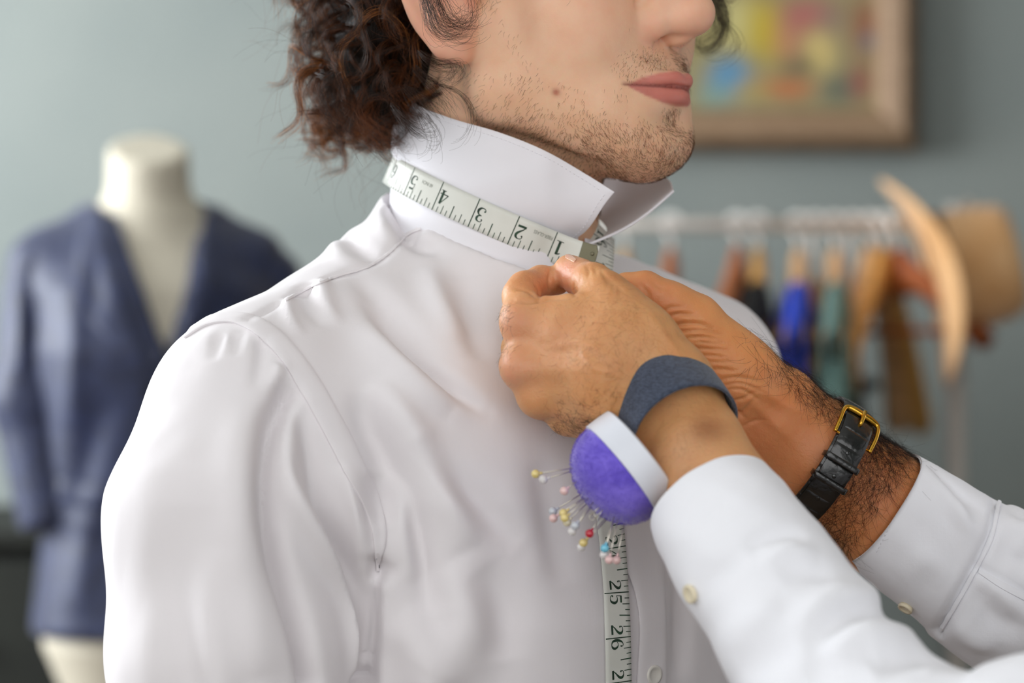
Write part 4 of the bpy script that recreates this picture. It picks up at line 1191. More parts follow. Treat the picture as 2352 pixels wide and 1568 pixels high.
for k in range(3800):
    t = math.asin(rng.uniform(0.0, 0.999)); a = rng.uniform(0, 2 * math.pi)
    p = dome_pt(t, a); nn = p - (PC - PA * 0.004); nn /= np.linalg.norm(nn)
    tg = np.cross(nn, rng.normal(size=3)); tg /= np.linalg.norm(tg); L = rng.uniform(0.0006, 0.0022)
    fz.append(np.array([p - nn * 0.0002, p + nn * L * 0.45 + tg * L * 0.4, p + nn * L * 0.6 + tg * L * 0.9]))
m_fz = Mat('purple_felt_fibre', srgb(128, 108, 214), 0.9, spec=0.1)
tag(hair('felt_fuzz', fz, 0.00006, m_fz.m, felt, 0.6), kind='stuff')
MB().box((-.006, -.004, -.002), (.006, .004, .002)).build('strap_anchor', m_plast.m, pin_c, bevel=0.001).location = Vector(P(1475, 1030, -0.112)) - Vector(world_loc(pin_c))

# ------------------------------------------------------------------ pins
def pearl(name, col, rough=0.18):
    m = Mat(name, srgb(*col), rough, spec=0.7); m.b.inputs['Coat Weight'].default_value = 0.6; return m.m
PM = {'yellow': pearl('yellow_pearl', (228, 206, 130)), 'white': pearl('white_pearl', (232, 228, 226)), 'pink': pearl('pink_pearl', (234, 196, 192)), 'silver': pearl('silver_pearl', (196, 200, 206)),
      'red': pearl('red_glass', (190, 18, 44)), 'blue': pearl('blue_glass', (110, 190, 214)), 'cream': pearl('cream_pearl', (232, 222, 190))}
m_steel = Mat('pin_steel', srgb(214, 208, 196), 0.3, metal=0.9).m
PINS = [('yellow', 1230, 1088, -.128, 1322, 1074, -.132, 'yellow pearl-headed pin sticking out farthest left of the pincushion'),
        ('white', 1248, 1101, -.118, 1322, 1079, -.124, 'white pearl-headed pin just right of the farthest-left yellow pin'),
        ('pink', 1296, 1127, -.130, 1333, 1098, -.134, 'pink pearl-headed pin alone between the upper pair and lower cluster'),
        ('silver', 1270, 1174, -.112, 1350, 1125, -.118, 'silvery pearl-headed pin above the lower-left pink pin'),
        ('pink', 1271, 1190, -.122, 1354, 1133, -.128, 'pink pearl-headed pin at the lower left, under the silvery one'),
        ('yellow', 1294, 1178, -.130, 1351, 1139, -.134, 'yellow pearl-headed pin, upper one of the touching yellow pair'),
        ('yellow', 1297, 1189, -.138, 1360, 1136, -.138, 'yellow pearl-headed pin, lower one of the touching yellow pair'),
        ('cream', 1302, 1199, -.120, 1362, 1143, -.122, 'cream pearl-headed pin just below the yellow pair'),
        ('silver', 1321, 1207, -.140, 1367, 1147, -.140, 'silver pearl-headed pin with a thick pale shaft'),
        ('white', 1314, 1220, -.128, 1368, 1152, -.130, 'white pearl-headed pin just under the thick-shafted silver pin'),
        ('red', 1354, 1225, -.136, 1389, 1172, -.136, 'red glass-headed pin, the only red one'),
        ('yellow', 1340, 1246, -.128, 1402, 1178, -.128, 'yellow pearl-headed pin below and left of the red pin'),
        ('white', 1335, 1256, -.118, 1404, 1182, -.120, 'white pearl-headed pin half behind the low yellow pin'),
        ('blue', 1389, 1259, -.142, 1413, 1178, -.140, 'pale blue glass-headed pin over the tape, the only blue one'),
        ('white', 1387, 1274, -.128, 1415, 1180, -.130, 'white pearl-headed pin directly under the blue pin'),
        ('pink', 1399, 1285, -.138, 1422, 1180, -.138, 'pale pink pearl-headed pin at the lowest middle, over the tape'),
        ('pink', 1416, 1286, -.126, 1438, 1186, -.128, 'pale pink pearl-headed pin at the lowest right of all')]
for col, hx, hy, hz, ex, ey, ez, lab in PINS:
    a = P(hx, hy, hz); b = P(ex, ey, ez + 0.010); d = b - a; d /= np.linalg.norm(d); b2 = b + d * 0.006
    p = empty('dressmaking_pin', a); tag(p, lab, 'pin', 'pearl-headed pins in the pincushion')
    MB().sphere(a, 0.00235, 16, 12).lathe([(0.0009, 0.0018), (0.0007, 0.0034), (0.0004, 0.0040)], a, d, 10).build('pin_head', PM[col], p)
    MB().tube([a + d * 0.001, (a + b) / 2, b2], [0.00035, 0.00034, 0.0002], 8).build('shaft', m_steel, p)
sp = empty('safety_pin', P(1361, 1186, -.132)); tag(sp, 'small steel safety pin hanging between the silver and red pins', 'pin')
cs = P(1361, 1187, -.132); e1_ = P(1383, 1166, -.132) - cs; e1_ /= np.linalg.norm(e1_); e2_ = np.cross(e1_, np.array([0, 1.0, 0]))
coil = [cs + 0.0016 * (math.cos(t) * e1_ + math.sin(t) * e2_) + np.array([0, 0.00025 * t / 3, 0]) for t in np.linspace(0.5, 12.2, 40)]
MB().tube(coil, 0.0003, 6).build('coil', m_steel, sp)
MB().tube([cs + e2_ * 0.0015, cs + e1_ * 0.008 + e2_ * 0.0012], 0.0003, 6).build('arm', m_steel, sp)
MB().tube([cs - e2_ * 0.0015, cs + e1_ * 0.008 - e2_ * 0.0010], 0.0003, 6).build('arm', m_steel, sp)

# ------------------------------------------------------------------ wristwatch on the far wrist (strap side)
V0 = P(1886, 1062, -0.004); VD = P(1786, 1000, -0.008) - V0; VD /= np.linalg.norm(VD)
VA = np.cross(VD, np.array([0, 1.0, 0])); VA /= np.linalg.norm(VA); VA = VA if VA[2] > 0 else -VA
VB = np.cross(VD, VA); VB = VB if VB[1] < 0 else -VB
RA, RB = 0.0372, 0.0335
watch = empty('wristwatch', V0); tag(watch, 'wristwatch with a black crocodile leather strap and gold buckle', 'wristwatch')
m_croc = Mat('black_croc_leather', srgb(20, 20, 19), 0.22, spec=0.8)
vz = m_croc.node('ShaderNodeTexVoronoi'); vz.inputs['Scale'].default_value = 170; vz.feature = 'DISTANCE_TO_EDGE'
m_croc.t.links.new(m_croc.coords(), vz.inputs['Vector']); m_croc.bump(vz.outputs['Distance'], 0.14, 0.002).noise_bump(120, 0.15, 0.001).noise_bump(700, 0.15, 0.0004)
m_gold = Mat('polished_gold', srgb(214, 164, 60), 0.16, metal=1.0).m
def wp(th, w, lift=0.0):
    """strap point: th degrees (0 = upper edge of the arm, 90 = facing the camera), w metres across"""
    t = math.radians(th); o = VA * math.cos(t) / RA + VB * math.sin(t) / RB; o /= np.linalg.norm(o)
    return V0 + VA * RA * math.cos(t) + VB * RB * math.sin(t) + VD * w + o * lift
def strap(name, t0, t1, hw, lift, thick, n=90, pad=0.0008, taper=0.0, round_end=False):
    G = np.zeros((n, 11, 3))
    for i, th in enumerate(np.linspace(t0, t1, n)):
        f = i / (n - 1); h = hw - taper * f
        if round_end and f > 0.93: h *= math.sqrt(max(0.05, 1 - ((f - 0.93) / 0.07)**2))
        scale_g = -0.00035 * (math.cos(2 * math.pi * (th - t0) / 15.0) > 0.94)
        for j, w in enumerate(np.linspace(-1, 1, 11)):
            G[i, j] = wp(th, w * h, lift + pad * (1 - abs(w)**3) + scale_g * (abs(w) < 0.9))
    return MB().sheet(G, thick).build(name, m_croc.m, watch, bevel=0.0004)
strap('strap_half', 200, 33, 0.0098, 0.0006, 0.0022, 110)
strap('strap_half', -30, 30, 0.0101, 0.0006, 0.0022, 60)
over = strap('strap_end', 40, 168, 0.0090, 0.0034, 0.0024, 110, 0.0009, 0.0012, True)
for th in (74, 95, 117, 138):           # punched holes
    MB().lathe([(0.0004, 0.0001), (0.0010, 0.0001), (0.0013, 0.0004), (0.0010, 0.0006)], wp(th, 0, 0.0052), wp(th, 0, 0.01) - wp(th, 0, 0), 14).build('strap_hole', m_croc.m, over)
def keeper(th):
    G = np.zeros((5, 26, 3))
    for i, d_ in enumerate(np.linspace(-2.4, 2.4, 5)):
        for j, s_ in enumerate(np.linspace(-1, 1, 26)):
            w = math.sin(s_ * math.pi / 2) * 0.0112; l_ = 0.0066 - 0.0058 * abs(s_)**7 + 0.0004 * (1 - (d_ / 2.4)**2)
            G[i, j] = wp(th + d_, w, l_)
    MB().sheet(G, 0.0014).build('keeper', m_croc.m, watch, bevel=0.0004)
keeper(83); keeper(101)
bk = MB()
fr = [wp(63, 0.0118, .0038), wp(52, 0.0120, .0048), wp(42, 0.0118, .0052), wp(36.5, 0.0105, .0054), wp(35, 0.006, .0056), wp(35, 0, .0057), wp(35, -0.006, .0056), wp(36.5, -0.0105, .0054), wp(42, -0.0118, .0052), wp(52, -0.0120, .0048), wp(63, -0.0118, .0038)]
q_ = spline(np.array(fr), 70); rad = 0.0012 + 0.0011 * np.exp(-((np.linspace(-1, 1, 70)) / 0.34)**4)
buckle = bk.tube(q_, rad, 12).build('buckle', m_gold, watch)
tag(buckle, 'polished gold pin buckle')
MB().tube([wp(48, 0, .0052), wp(45, 0, .0066), wp(41, 0, .0072), wp(34.5, 0, .0082), wp(33.0, 0, .0070)], [0.0010, .0012, .0013, .0014, .0011], 10).build('prong', m_gold, buckle)
MB().tube([wp(62, -0.0115, .0036), wp(62, 0.0115, .0036)], 0.0007, 8).build('pin_bar', m_gold, buckle)
cc = wp(-75, 0, 0.004); ca = wp(-75, 0, 0.01) - wp(-75, 0, 0)
MB().lathe([(0.010, -0.004), (0.0185, -0.004), (0.0195, -0.001), (0.0195, 0.002), (0.0175, 0.004), (0.001, 0.0042)], cc, ca, 48).build('case', m_gold, watch, angle=40)
m_dial = Mat('cream_dial', srgb(236, 230, 214), 0.3).m
MB().lathe([(0.0005, 0.0043), (0.0165, 0.0043), (0.0165, 0.0048), (0.0005, 0.0048)], cc, ca, 40).build('dial', m_dial, watch, angle=40)

# ------------------------------------------------------------------ dress form and jacket
YM = 1.75
def Pm(px, py, y=YM): return P(px, py, y)
m_form = Mat('cream_dress_form', srgb(200, 192, 174), 0.55, spec=0.3)
m_form.noise_bump(120, 0.08, 0.001)
m_wool = Mat('navy_wool', srgb(32, 42, 80), 0.5, spec=0.45, sheen=0.25)
m_wool.vary(srgb(22, 29, 58), srgb(34, 44, 80), 60, detail=5).noise_bump(500, 0.25, 0.001)
m_dark = Mat('black_metal', srgb(30, 30, 32), 0.4, metal=0.6)
kM = S * (D + YM) / D                         # metres per photo pixel at the form
MC = Pm(350, 700); MA = math.radians(14)      # turned a little to the photo's right
MFw = np.array([math.sin(MA), -math.cos(MA), 0]); MRt = np.array([-math.cos(MA), -math.sin(MA), 0]); MMx = np.stack([MRt, MFw, HU], 1)
def Mw(r, f, u): return MC + (MRt * r + MFw * f + HU * u) * 1e-3
def torso_field(s, grow):
    X, Y, Z = s._xyz(tuple(slice(0, int(n)) for n in s.dim))
    dx = X - MC[0]; dy = Y - MC[1]; U = (Z - MC[2]) * 1e3
    R = (dx * MRt[0] + dy * MRt[1]) * 1e3 + 0 * U; Fw = (dx * MFw[0] + dy * MFw[1]) * 1e3 + 0 * U
    us = [-520, -440, -300, -160, -60, 20, 70, 110]
    a = np.interp(U, us, [108, 142, 126, 132, 144, 138, 104, 56]) + grow; b = np.interp(U, us, [90, 112, 96, 112, 120, 100, 72, 55]) + grow
    d = ((np.abs(R / a)**2.3 + np.abs(Fw / b)**2.3)**(1 / 2.3) - 1) * np.minimum(a, b) * 1e-3
    d = np.maximum(d, (U - 112) * 1e-3)
    return R, Fw, U, d.astype(np.float32)
def build_form():
    s = SDF(MC + np.array([-.25, -.2, -.56]), MC + np.array([.25, .2, .28]), 0.005)
    R, Fw, U, d = torso_field(s, 0)
    s.F = np.minimum(s.F, np.maximum(d, (-505 - U) * 1e-3))
    for sg in (1, -1): s.cone(Mw(28 * sg, -8, 104), Mw(112 * sg, -5, 40), .033, .045, .04)
    s.cone(Mw(4, -4, 90), Mw(6, 4, 240), .056, .0515, .03)
    s.cut(Mw(6, 4, 204), np.array([0.06, -0.40, 0.9]))
    return s.extract(2)
form = empty('dress_form', (MC[0], MC[1], 0.0))
tag(form, 'cream tailor\'s dress form wearing the navy jacket', 'mannequin')
v_, q_ = build_form(); link('torso', mesh('torso', v_, q_), m_form.m, form)
zb = MC[2] - 0.50
MB().tube([(MC[0], MC[1], 0.03), (MC[0], MC[1], zb + 0.05)], 0.017, 16).build('pole', m_dark.m, form)
MB().lathe([(0.0, 0.0), (0.17, 0.0), (0.17, 0.012), (0.05, 0.03), (0.022, 0.06), (0.0, 0.06)], (MC[0], MC[1], 0), sides=48).build('base', m_dark.m, form, angle=40)
jacket = empty('jacket', Mw(0, 0, -420))
tag(jacket, 'navy single-breasted wool jacket on the cream dress form', 'jacket')
def build_jacket():
    s = SDF(MC + np.array([-.36, -.24, -.48]), MC + np.array([.36, .24, .18]), 0.0055)
    R, Fw, U, d = torso_field(s, 17)
    s.F = np.minimum(s.F, d)
    for sg in (1, -1):
        s.cone(Mw(46 * sg, -14, 100), Mw(132 * sg, -5, 60), .038, .044, .05)
    # open front and neck
    px = lambda a, b: Pm(a, b)
    s.cone(Mw(4, 2, 60), Mw(6, 6, 300), .060, .075, .006, 'sub')
    lft, rgt, bot = Mw(62, 0, 150), Mw(-74, 0, 150), Mw(-8, 0, -78)
    def edge(p, q, inside):
        dR, dU = ((q - p) @ MRt) * 1e3, (q[2] - p[2]) * 1e3; n = np.array([-dU, dR]); n /= np.linalg.norm(n)
        pr, pu = ((p - MC) @ MRt) * 1e3, (p[2] - MC[2]) * 1e3
        ir, iu = ((inside - MC) @ MRt) * 1e3, (inside[2] - MC[2]) * 1e3
        if (ir - pr) * n[0] + (iu - pu) * n[1] > 0: n = -n
        return (R - pr) * n[0] + (U - pu) * n[1]
    mid = Mw(0, 0, 50)
    w = np.maximum(edge(lft, bot, mid), edge(rgt, bot, mid)); w = np.maximum(w, -Fw)
    s.F = np.maximum(s.F, (-w * 1e-3).astype(np.float32))
    # front cut-away below the button
    b2, l2, r2 = Mw(-14, 0, -300), Mw(22, 0, -470), Mw(-46, 0, -470)
    w = np.maximum(edge(l2, b2, Mw(-14, 0, -460)), edge(r2, b2, Mw(-14, 0, -460))); w = np.maximum(w, -Fw)
    s.F = np.maximum(s.F, (-w * 1e-3).astype(np.float32))
    s.cut(Mw(0, 0, -425), (0, 0, -1))
    return s.extract(2)
jv, jq = build_jacket(); jtree = bvh(jv, jq)
jv = folds(jv, jq, jtree, [([(165, 700), (170, 820), (160, 1000)], 8, 16), ([(215, 600), (220, 740)], -8, 14), ([(250, 900), (200, 1050), (180, 1200)], -7, 20), ([(210, 1120), (190, 1300), (170, 1420)], 7, 22)])
link('jacket_body', mesh('jacket_body', jv, jq), m_wool.m, jacket)
def build_jsleeve(sg):
    p = [Mw(138 * sg, -5, 48), Mw(158 * sg, 5, -120), Mw(132 * sg, 34, -285)] if sg > 0 else [Mw(150 * sg, -5, 30), Mw(178 * sg, 5, -120), Mw(184 * sg, 25, -300)]
    s = SDF(np.min(p, 0) - 0.1, np.max(p, 0) + 0.1, 0.005)
    s.cone(p[0], p[1], .050, .050, .02); s.cone(p[1], p[2], .049, .040, .02)
    s.cut(p[2], p[2] - p[1])
    return s.extract(2)
for sg in (1, -1):
    v_, q_ = build_jsleeve(sg); tr_ = bvh(v_, q_)
    if sg > 0: v_ = folds(v_, q_, tr_, [([(70, 600), (80, 750), (70, 900)], -8, 12), ([(45, 700), (60, 850)], 6, 12)])
    link('jacket_sleeve', mesh('jacket_sleeve', v_, q_), m_wool.m, jacket)
jtree = bvh(jv, jq)
for lf, rt in (([(232, 480), (258, 600), (294, 720), (336, 838)], [(196, 500), (178, 640), (214, 742), (332, 850)]), ([(424, 530), (414, 620), (388, 720), (352, 838)], [(462, 545), (498, 650), (464, 740), (356, 850)])):
    surf_ribbon('lapel', jtree, lf, rt, 0.004, 0.005, m_wool.m, jacket, 40, 8, 0.001)
surf_ribbon('pocket_flap', jtree, [(140, 1100), (190, 1112), (245, 1116)], [(136, 1150), (188, 1164), (245, 1168)], 0.004, 0.005, m_wool.m, jacket, 16, 5, 0.001)
for by_ in (900, 1010):
    h_, n_ = hit(jtree, 352, by_)
    MB().lathe([(0.001, 0.004), (0.008, 0.004), (0.009, 0.006), (0.011, 0.006), (0.011, 0.001)], h_, n_, 20).build('jacket_button', m_dark.m, jacket)

# ------------------------------------------------------------------ invented low chest, its dark colour standing in for shade on the wall
m_chest = Mat('shade_dark_olive_wood', srgb(38, 44, 30), 0.75)
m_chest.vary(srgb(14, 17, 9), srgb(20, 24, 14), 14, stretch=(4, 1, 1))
m_brass = Mat('aged_brass', srgb(150, 120, 70), 0.35, metal=0.9)
ch0 = empty('shade_chest', (-1.04, 2.36, 0)); tag(ch0, 'added dark olive chest of drawers standing in for shade behind the dress form', 'cabinet')
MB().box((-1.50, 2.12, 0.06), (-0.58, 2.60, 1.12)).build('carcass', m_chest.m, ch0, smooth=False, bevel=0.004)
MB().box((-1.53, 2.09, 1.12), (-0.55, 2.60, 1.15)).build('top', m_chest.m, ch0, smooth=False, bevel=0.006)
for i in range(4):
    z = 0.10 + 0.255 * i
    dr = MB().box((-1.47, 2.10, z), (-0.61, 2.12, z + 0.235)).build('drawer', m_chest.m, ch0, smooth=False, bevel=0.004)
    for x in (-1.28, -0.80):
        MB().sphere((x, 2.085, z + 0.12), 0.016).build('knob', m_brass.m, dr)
for x in (-1.46, -0.62):
    for y in (2.15, 2.57): MB().box((x - .02, y - .02, 0), (x + .02, y + .02, 0.06)).build('foot', m_chest.m, ch0, smooth=False)

# ------------------------------------------------------------------ framed painting
YP = 2.575
pic = empty('framed_painting', P(1670, 320, 2.6)); tag(pic, 'abstract multicoloured painting in a pale wooden frame on the wall', 'painting')
m_fr = Mat('pale_oak_frame', srgb(150, 122, 96), 0.55)
m_fr.vary(srgb(136, 108, 82), srgb(162, 134, 106), 30, stretch=(1, 1, 12), detail=5)
m_fr2 = Mat('dark_wood_edge', srgb(96, 78, 56), 0.6)
m_fr2.vary(srgb(84, 66, 46), srgb(108, 88, 66), 30)
fx0, fx1 = P(1180, 0, YP)[0], P(2092, 0, YP)[0]; fz0, fz1 = P(0, 328, YP)[2], P(0, -640, YP)[2]; fw = mm(76, YP)
def rail(pts, name):
    (x0, z0), (x1, z1), (x2, z2), (x3, z3) = pts        # outer a, outer b, inner b, inner a
    pr = [(0.0, 2.618, 0), (0.0, 2.565, 0), (0.25, 2.555, 0), (0.75, 2.565, 0), (1.0, 2.585, 0), (1.0, 2.618, 0)]
    V = []
    for t, y, _ in pr: V.append((x0 + (x3 - x0) * t, y, z0 + (z3 - z0) * t))
    for t, y, _ in pr: V.append((x1 + (x2 - x1) * t, y, z1 + (z2 - z1) * t))
    n = len(pr); F_ = [(i, (i + 1) % n, n + (i + 1) % n, n + i) for i in range(n)] + [tuple(range(n - 1, -1, -1)), tuple(range(n, 2 * n))]
    return MB().add(V, F_).build(name, m_fr.m, pic, smooth=False, bevel=0.002)
O = [(fx0, fz0), (fx1, fz0), (fx1, fz1), (fx0, fz1)]; I = [(fx0 + fw, fz0 + fw), (fx1 - fw, fz0 + fw), (fx1 - fw, fz1 - fw), (fx0 + fw, fz1 - fw)]
for i in range(4): rail((O[i], O[(i + 1) % 4], I[(i + 1) % 4], I[i]), 'frame_rail')
e_ = 0.012
for lo_, hi_ in (((fx0 - e_, 2.575, fz0 - e_), (fx1 + e_, 2.618, fz0)), ((fx1, 2.575, fz0), (fx1 + e_, 2.618, fz1)), ((fx0 - e_, 2.575, fz0), (fx0, 2.618, fz1)), ((fx0 - e_, 2.575, fz1), (fx1 + e_, 2.618, fz1 + e_))):
    MB().box(lo_, hi_).build('frame_edge', m_fr2.m, pic, smooth=False)
nx_, nz_ = 90, 90
xs = np.linspace(fx0 + fw - .004, fx1 - fw + .004, nx_); zs = np.linspace(fz0 + fw - .004, fz1 - fw + .004, nz_)
GX, GZ = np.meshgrid(xs, zs, indexing='ij')
V = np.stack([GX.ravel(), np.full(GX.size, 2.598), GZ.ravel()], 1)
idx = np.arange(nx_ * nz_).reshape(nx_, nz_); Qp = np.stack([idx[:-1, :-1], idx[1:, :-1], idx[1:, 1:], idx[:-1, 1:]], 2).reshape(-1, 4)
kk = S * (D + 2.598) / D; ppx = V[:, 0] / kk + 1176; ppy = 784 - (V[:, 2] - ZC) / kk
Cc = np.tile(np.array(srgb(150, 138, 100)[:3]), (len(V), 1)); wob = 18 * noise3(V, 30, 4); wob2 = 18 * noise3(V, 36, 9)
for col, cx, cy, rx, ry, a in [((196, 170, 40), 1752, 70, 50, 70, .95), ((206, 196, 130), 1690, 60, 40, 60, .8), ((74, 142, 186), 1672, 178, 46, 42, .95), ((120, 160, 150), 1640, 215, 40, 26, .6), ((178, 98, 98), 1850, 40, 60, 46, .9), ((204, 132, 100), 1810, 100, 36, 40, .6),
                               ((214, 190, 120), 1878, 120, 34, 52, .95), ((96, 88, 66), 1830, 150, 40, 22, .7), ((192, 110, 62), 1800, 196, 56, 24, .85), ((176, 150, 74), 1720, 206, 40, 22, .7), ((96, 104, 90), 1920, 205, 46, 36, .9), ((150, 86, 64), 1976, 60, 30, 66, .8), ((146, 76, 70), 1968, 190, 26, 40, .8),
                               ((130, 120, 110), 1900, 50, 30, 40, .5), ((90, 120, 140), 1985, 92, 16, 18, .7), ((150, 140, 80), 1620, 100, 50, 60, .6), ((130, 60, 50), 1500, 60, 90, 60, .7), ((60, 110, 120), 1400, 160, 70, 60, .7), ((190, 170, 110), 1330, 60, 60, 70, .7),
                               ((170, 90, 60), 1450, -120, 100, 70, .8), ((70, 120, 150), 1650, -150, 100, 60, .8), ((190, 150, 70), 1850, -160, 110, 70, .8), ((110, 130, 90), 1500, -320, 140, 80, .8), ((180, 110, 90), 1780, -360, 130, 80, .8), ((200, 190, 150), 1960, -300, 80, 100, .7)]:
    w = a * np.exp(-((np.abs(ppx + wob - cx) / rx)**2.6 + (np.abs(ppy + wob2 - cy) / ry)**2.6))
    Cc = Cc * (1 - w[:, None]) + np.array(srgb(*col)[:3]) * w[:, None]
me = mesh('canvas', V, Qp); set_color(me, Cc)
m_cv = Mat('oil_paint', (1, 1, 1, 1), 0.6); m_cv.vcol('Col', 0.5, 14, (0.8, 0.78, 0.75, 1)).noise_bump(60, 0.3, 0.003, detail=6)
link('canvas', me, m_cv.m, pic)

# ------------------------------------------------------------------ clothes rail
YR = 2.15; KR = S * (D + YR) / D
m_chrome = Mat('satin_steel_tube', srgb(206, 198, 190), 0.42, metal=0.15)
m_hook = Mat('glint_white_hook', srgb(246, 244, 240), 0.2, spec=0.8)  # hooks made white and thick to stand in for glints on chrome
rack = empty('clothes_rack', (P(1600, 0, YR)[0], YR, 0)); tag(rack, 'steel clothes rack with a horizontal hanging rail', 'clothes rack')
zr = P(0, 516, YR)[2]; xa, xb = P(1010, 0, YR)[0], P(2196, 0, YR)[0]; RR = 0.0085
MB().tube([(xa, YR, zr), (xb, YR, zr)], RR, 20).build('rail', m_chrome.m, rack)
for x in (xa, xb):
    MB().tube([(x, YR, 0.09), (x, YR, zr + 0.03)], 0.0145, 20).build('post', m_chrome.m, rack)
    MB().tube([(x, YR - 0.22, 0.085), (x, YR + 0.22, 0.085)], 0.014, 16).build('foot_bar', m_chrome.m, rack)
    for dy in (-0.2, 0.2):
        MB().lathe([(0.006, -.011), (0.03, -.011), (0.033, -.006), (0.033, .006), (0.03, .011), (0.006, .011)], (x, YR + dy, 0.033), (1, 0, 0), 24).tube([(x, YR + dy, 0.04), (x, YR + dy, 0.085)], 0.008, 10).build('caster', m_dark.m, rack)
MB().tube([(xa, YR, 0.12), (xb, YR, 0.12)], 0.012, 16).build('lower_rail', m_chrome.m, rack)
def wood(name, c):
    m = Mat(name, srgb(*c), 0.4, spec=0.5); k = lambda f: srgb(*[min(255, x * f) for x in c])
    return m.vary(k(.9), k(1.08), 18, stretch=(1, 1, 6), detail=4).m
WOODS = {'pale': wood('pale_beech', (214, 170, 124)), 'tan': wood('tan_wood', (204, 154, 84)), 'red': wood('reddish_wood', (178, 106, 66)), 'rust': wood('cherry_wood', (150, 80, 40)), 'oak': wood('light_oak', (222, 170, 96))}
def hanger(px, ang, kind, label, bar=False, drop=0.0, half=0.215, slope=0.105):
    """hangs from the rail at photo column px; ang: turn of its shoulders out of the rail's direction, degrees"""
    x = P(px, 0, YR)[0]; a = math.radians(ang); d = np.array([math.cos(a), math.sin(a), 0.0]); nrm = np.array([-d[1], d[0], 0])
    top = np.array([x, YR, zr + RR + 0.0035]); neck = np.array([x, YR, zr - 0.052 - drop])
    t = empty('clothes_hanger', neck); tag(t, label, 'hanger', 'wooden hangers on the steel rack')
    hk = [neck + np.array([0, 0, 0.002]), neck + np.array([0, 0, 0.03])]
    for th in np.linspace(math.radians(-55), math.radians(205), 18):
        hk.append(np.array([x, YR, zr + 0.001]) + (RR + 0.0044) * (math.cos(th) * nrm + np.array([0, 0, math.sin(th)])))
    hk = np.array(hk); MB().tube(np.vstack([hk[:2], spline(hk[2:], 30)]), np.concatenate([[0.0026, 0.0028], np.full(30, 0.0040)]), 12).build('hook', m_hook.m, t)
    G = []
    s_ = np.linspace(-1, 1, 41)
    mb = MB(); V = []; ns = 12
    for u in s_:
        z = -0.012 - slope * abs(u)**1.35; hh = 0.024 * (1 - 0.35 * abs(u)) + 0.014 * math.exp(-(u / .12)**2); tt = 0.0125 + 0.010 * abs(u)**2
        c = neck + d * (u * half) + np.array([0, 0, z - 0.006]) + nrm * (0.018 * abs(u)**2)
        for k in range(ns):
            th = 2 * math.pi * k / ns; e = 0.25 if abs(u) > 0.985 else 1.0
            V.append(c + nrm * (tt * math.cos(th) * e) + np.array([0, 0, hh * math.sin(th) * e]))
    n = len(s_); F_ = [(i * ns + k, i * ns + (k + 1) % ns, (i + 1) * ns + (k + 1) % ns, (i + 1) * ns + k) for i in range(n - 1) for k in range(ns)] + [tuple(range(ns)), tuple((n - 1) * ns + k for k in range(ns))]
    mb.add(V, F_).build('shoulders', WOODS[kind], t)
    if bar:
        l = neck + d * (-half * .86) + np.array([0, 0, -0.105]) + nrm * .014; r = neck + d * (half * .86) + np.array([0, 0, -0.105]) + nrm * .014
        MB().tube([l, r], 0.006, 10).build('trouser_bar', WOODS[kind], t)
    return neck, d, nrm
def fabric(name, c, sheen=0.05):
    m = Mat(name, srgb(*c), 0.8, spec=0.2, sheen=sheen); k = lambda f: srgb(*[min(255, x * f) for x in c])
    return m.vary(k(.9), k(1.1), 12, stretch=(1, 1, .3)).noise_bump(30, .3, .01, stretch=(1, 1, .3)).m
def garment(hk, name, mat, label, cat, start=0.028, length=0.72, half=0.225, deep=0.032, flare=0.0):
    neck, d, nrm = hk; nu_, nv_ = 49, 23; G = np.zeros((nu_, 2 * nv_ - 1, 3))
    for i, u in enumerate(np.linspace(-1.06, 1.06, nu_)):
        au = abs(u)
        ztop = -0.012 - 0.105 * au**1.35 + 0.022 - (start + 0.03) * math.exp(-(u / 0.36)**4)
        for j in range(2 * nv_ - 1):
            v = (j - (nv_ - 1)) / (nv_ - 1); av = abs(v); sd = 1 if v > 0 else -1 if v < 0 else 0
            z = ztop + (-length - ztop) * av**1.4
            dp = deep * min(1.0, (av * 5 + 0.12))**0.6 * (1 - 0.45 * au**4) * (1 + 0.22 * min(1, 3 * av) * math.sin(9 * u + 2.5 * av + 1.3 * sd)) + 0.004
            G[i, j] = neck + d * (u * half * (1 + flare * av)) + nrm * (sd * dp + 0.018 * min(1, au)**2) + np.array([0, 0, z])
    MBg = MB().sheet(G, 0.003)
    g = empty(name, neck + np.array([0, 0, -length])); tag(g, label, cat, 'garments on the steel rack')
    MBg.build('body', mat, g)
    for sg in (1, -1):
        sh = neck + d * (sg * half * .93) + np.array([0, 0, -0.15]) + nrm * .016
        rs = deep + 0.004; pts = np.array([np.append(sh, rs), np.append(sh + d * (sg * .03) + np.array([0, 0, -.2]), rs), np.append(sh + d * (sg * .01) + np.array([0, 0, -.46]), rs * .85)])
        MB().tube(spline(pts, 20)[:, :3], spline(pts, 20)[:, 3], 16).build('sleeve', mat, g)
    MB().tube([neck + d * (0.05 * math.cos(a)) + nrm * (0.03 * math.sin(a)) + np.array([0, 0, -start - 0.022]) for a in np.linspace(0, 2 * math.pi, 20)], 0.010, 8, caps=False).build('collar', mat, g)
h0 = hanger(1436, 84, 'pale', 'wooden hanger on the rack half hidden behind the turned-up collar')
h1 = hanger(1541, 84, 'red', 'reddish wooden hanger whose tip shows above the white shoulder')
h2 = hanger(1693, 80, 'red', 'reddish wooden hanger, left one of the close pair beside the shoulder', drop=-0.004)
h3_ = hanger(1741, 86, 'tan', 'tan wooden hanger, right one of the close pair beside the shoulder', drop=-0.002)
h4 = hanger(1833, 86, 'pale', 'pale wooden hanger above the bright blue garment')
h5 = hanger(1917, 86, 'pale', 'pale wooden hanger above the dull green garment')
h6 = hanger(1998, 66, 'pale', 'pale empty wooden hanger, leftmost of the three bunched by the hat', half=0.225, drop=-0.006, slope=0.25)
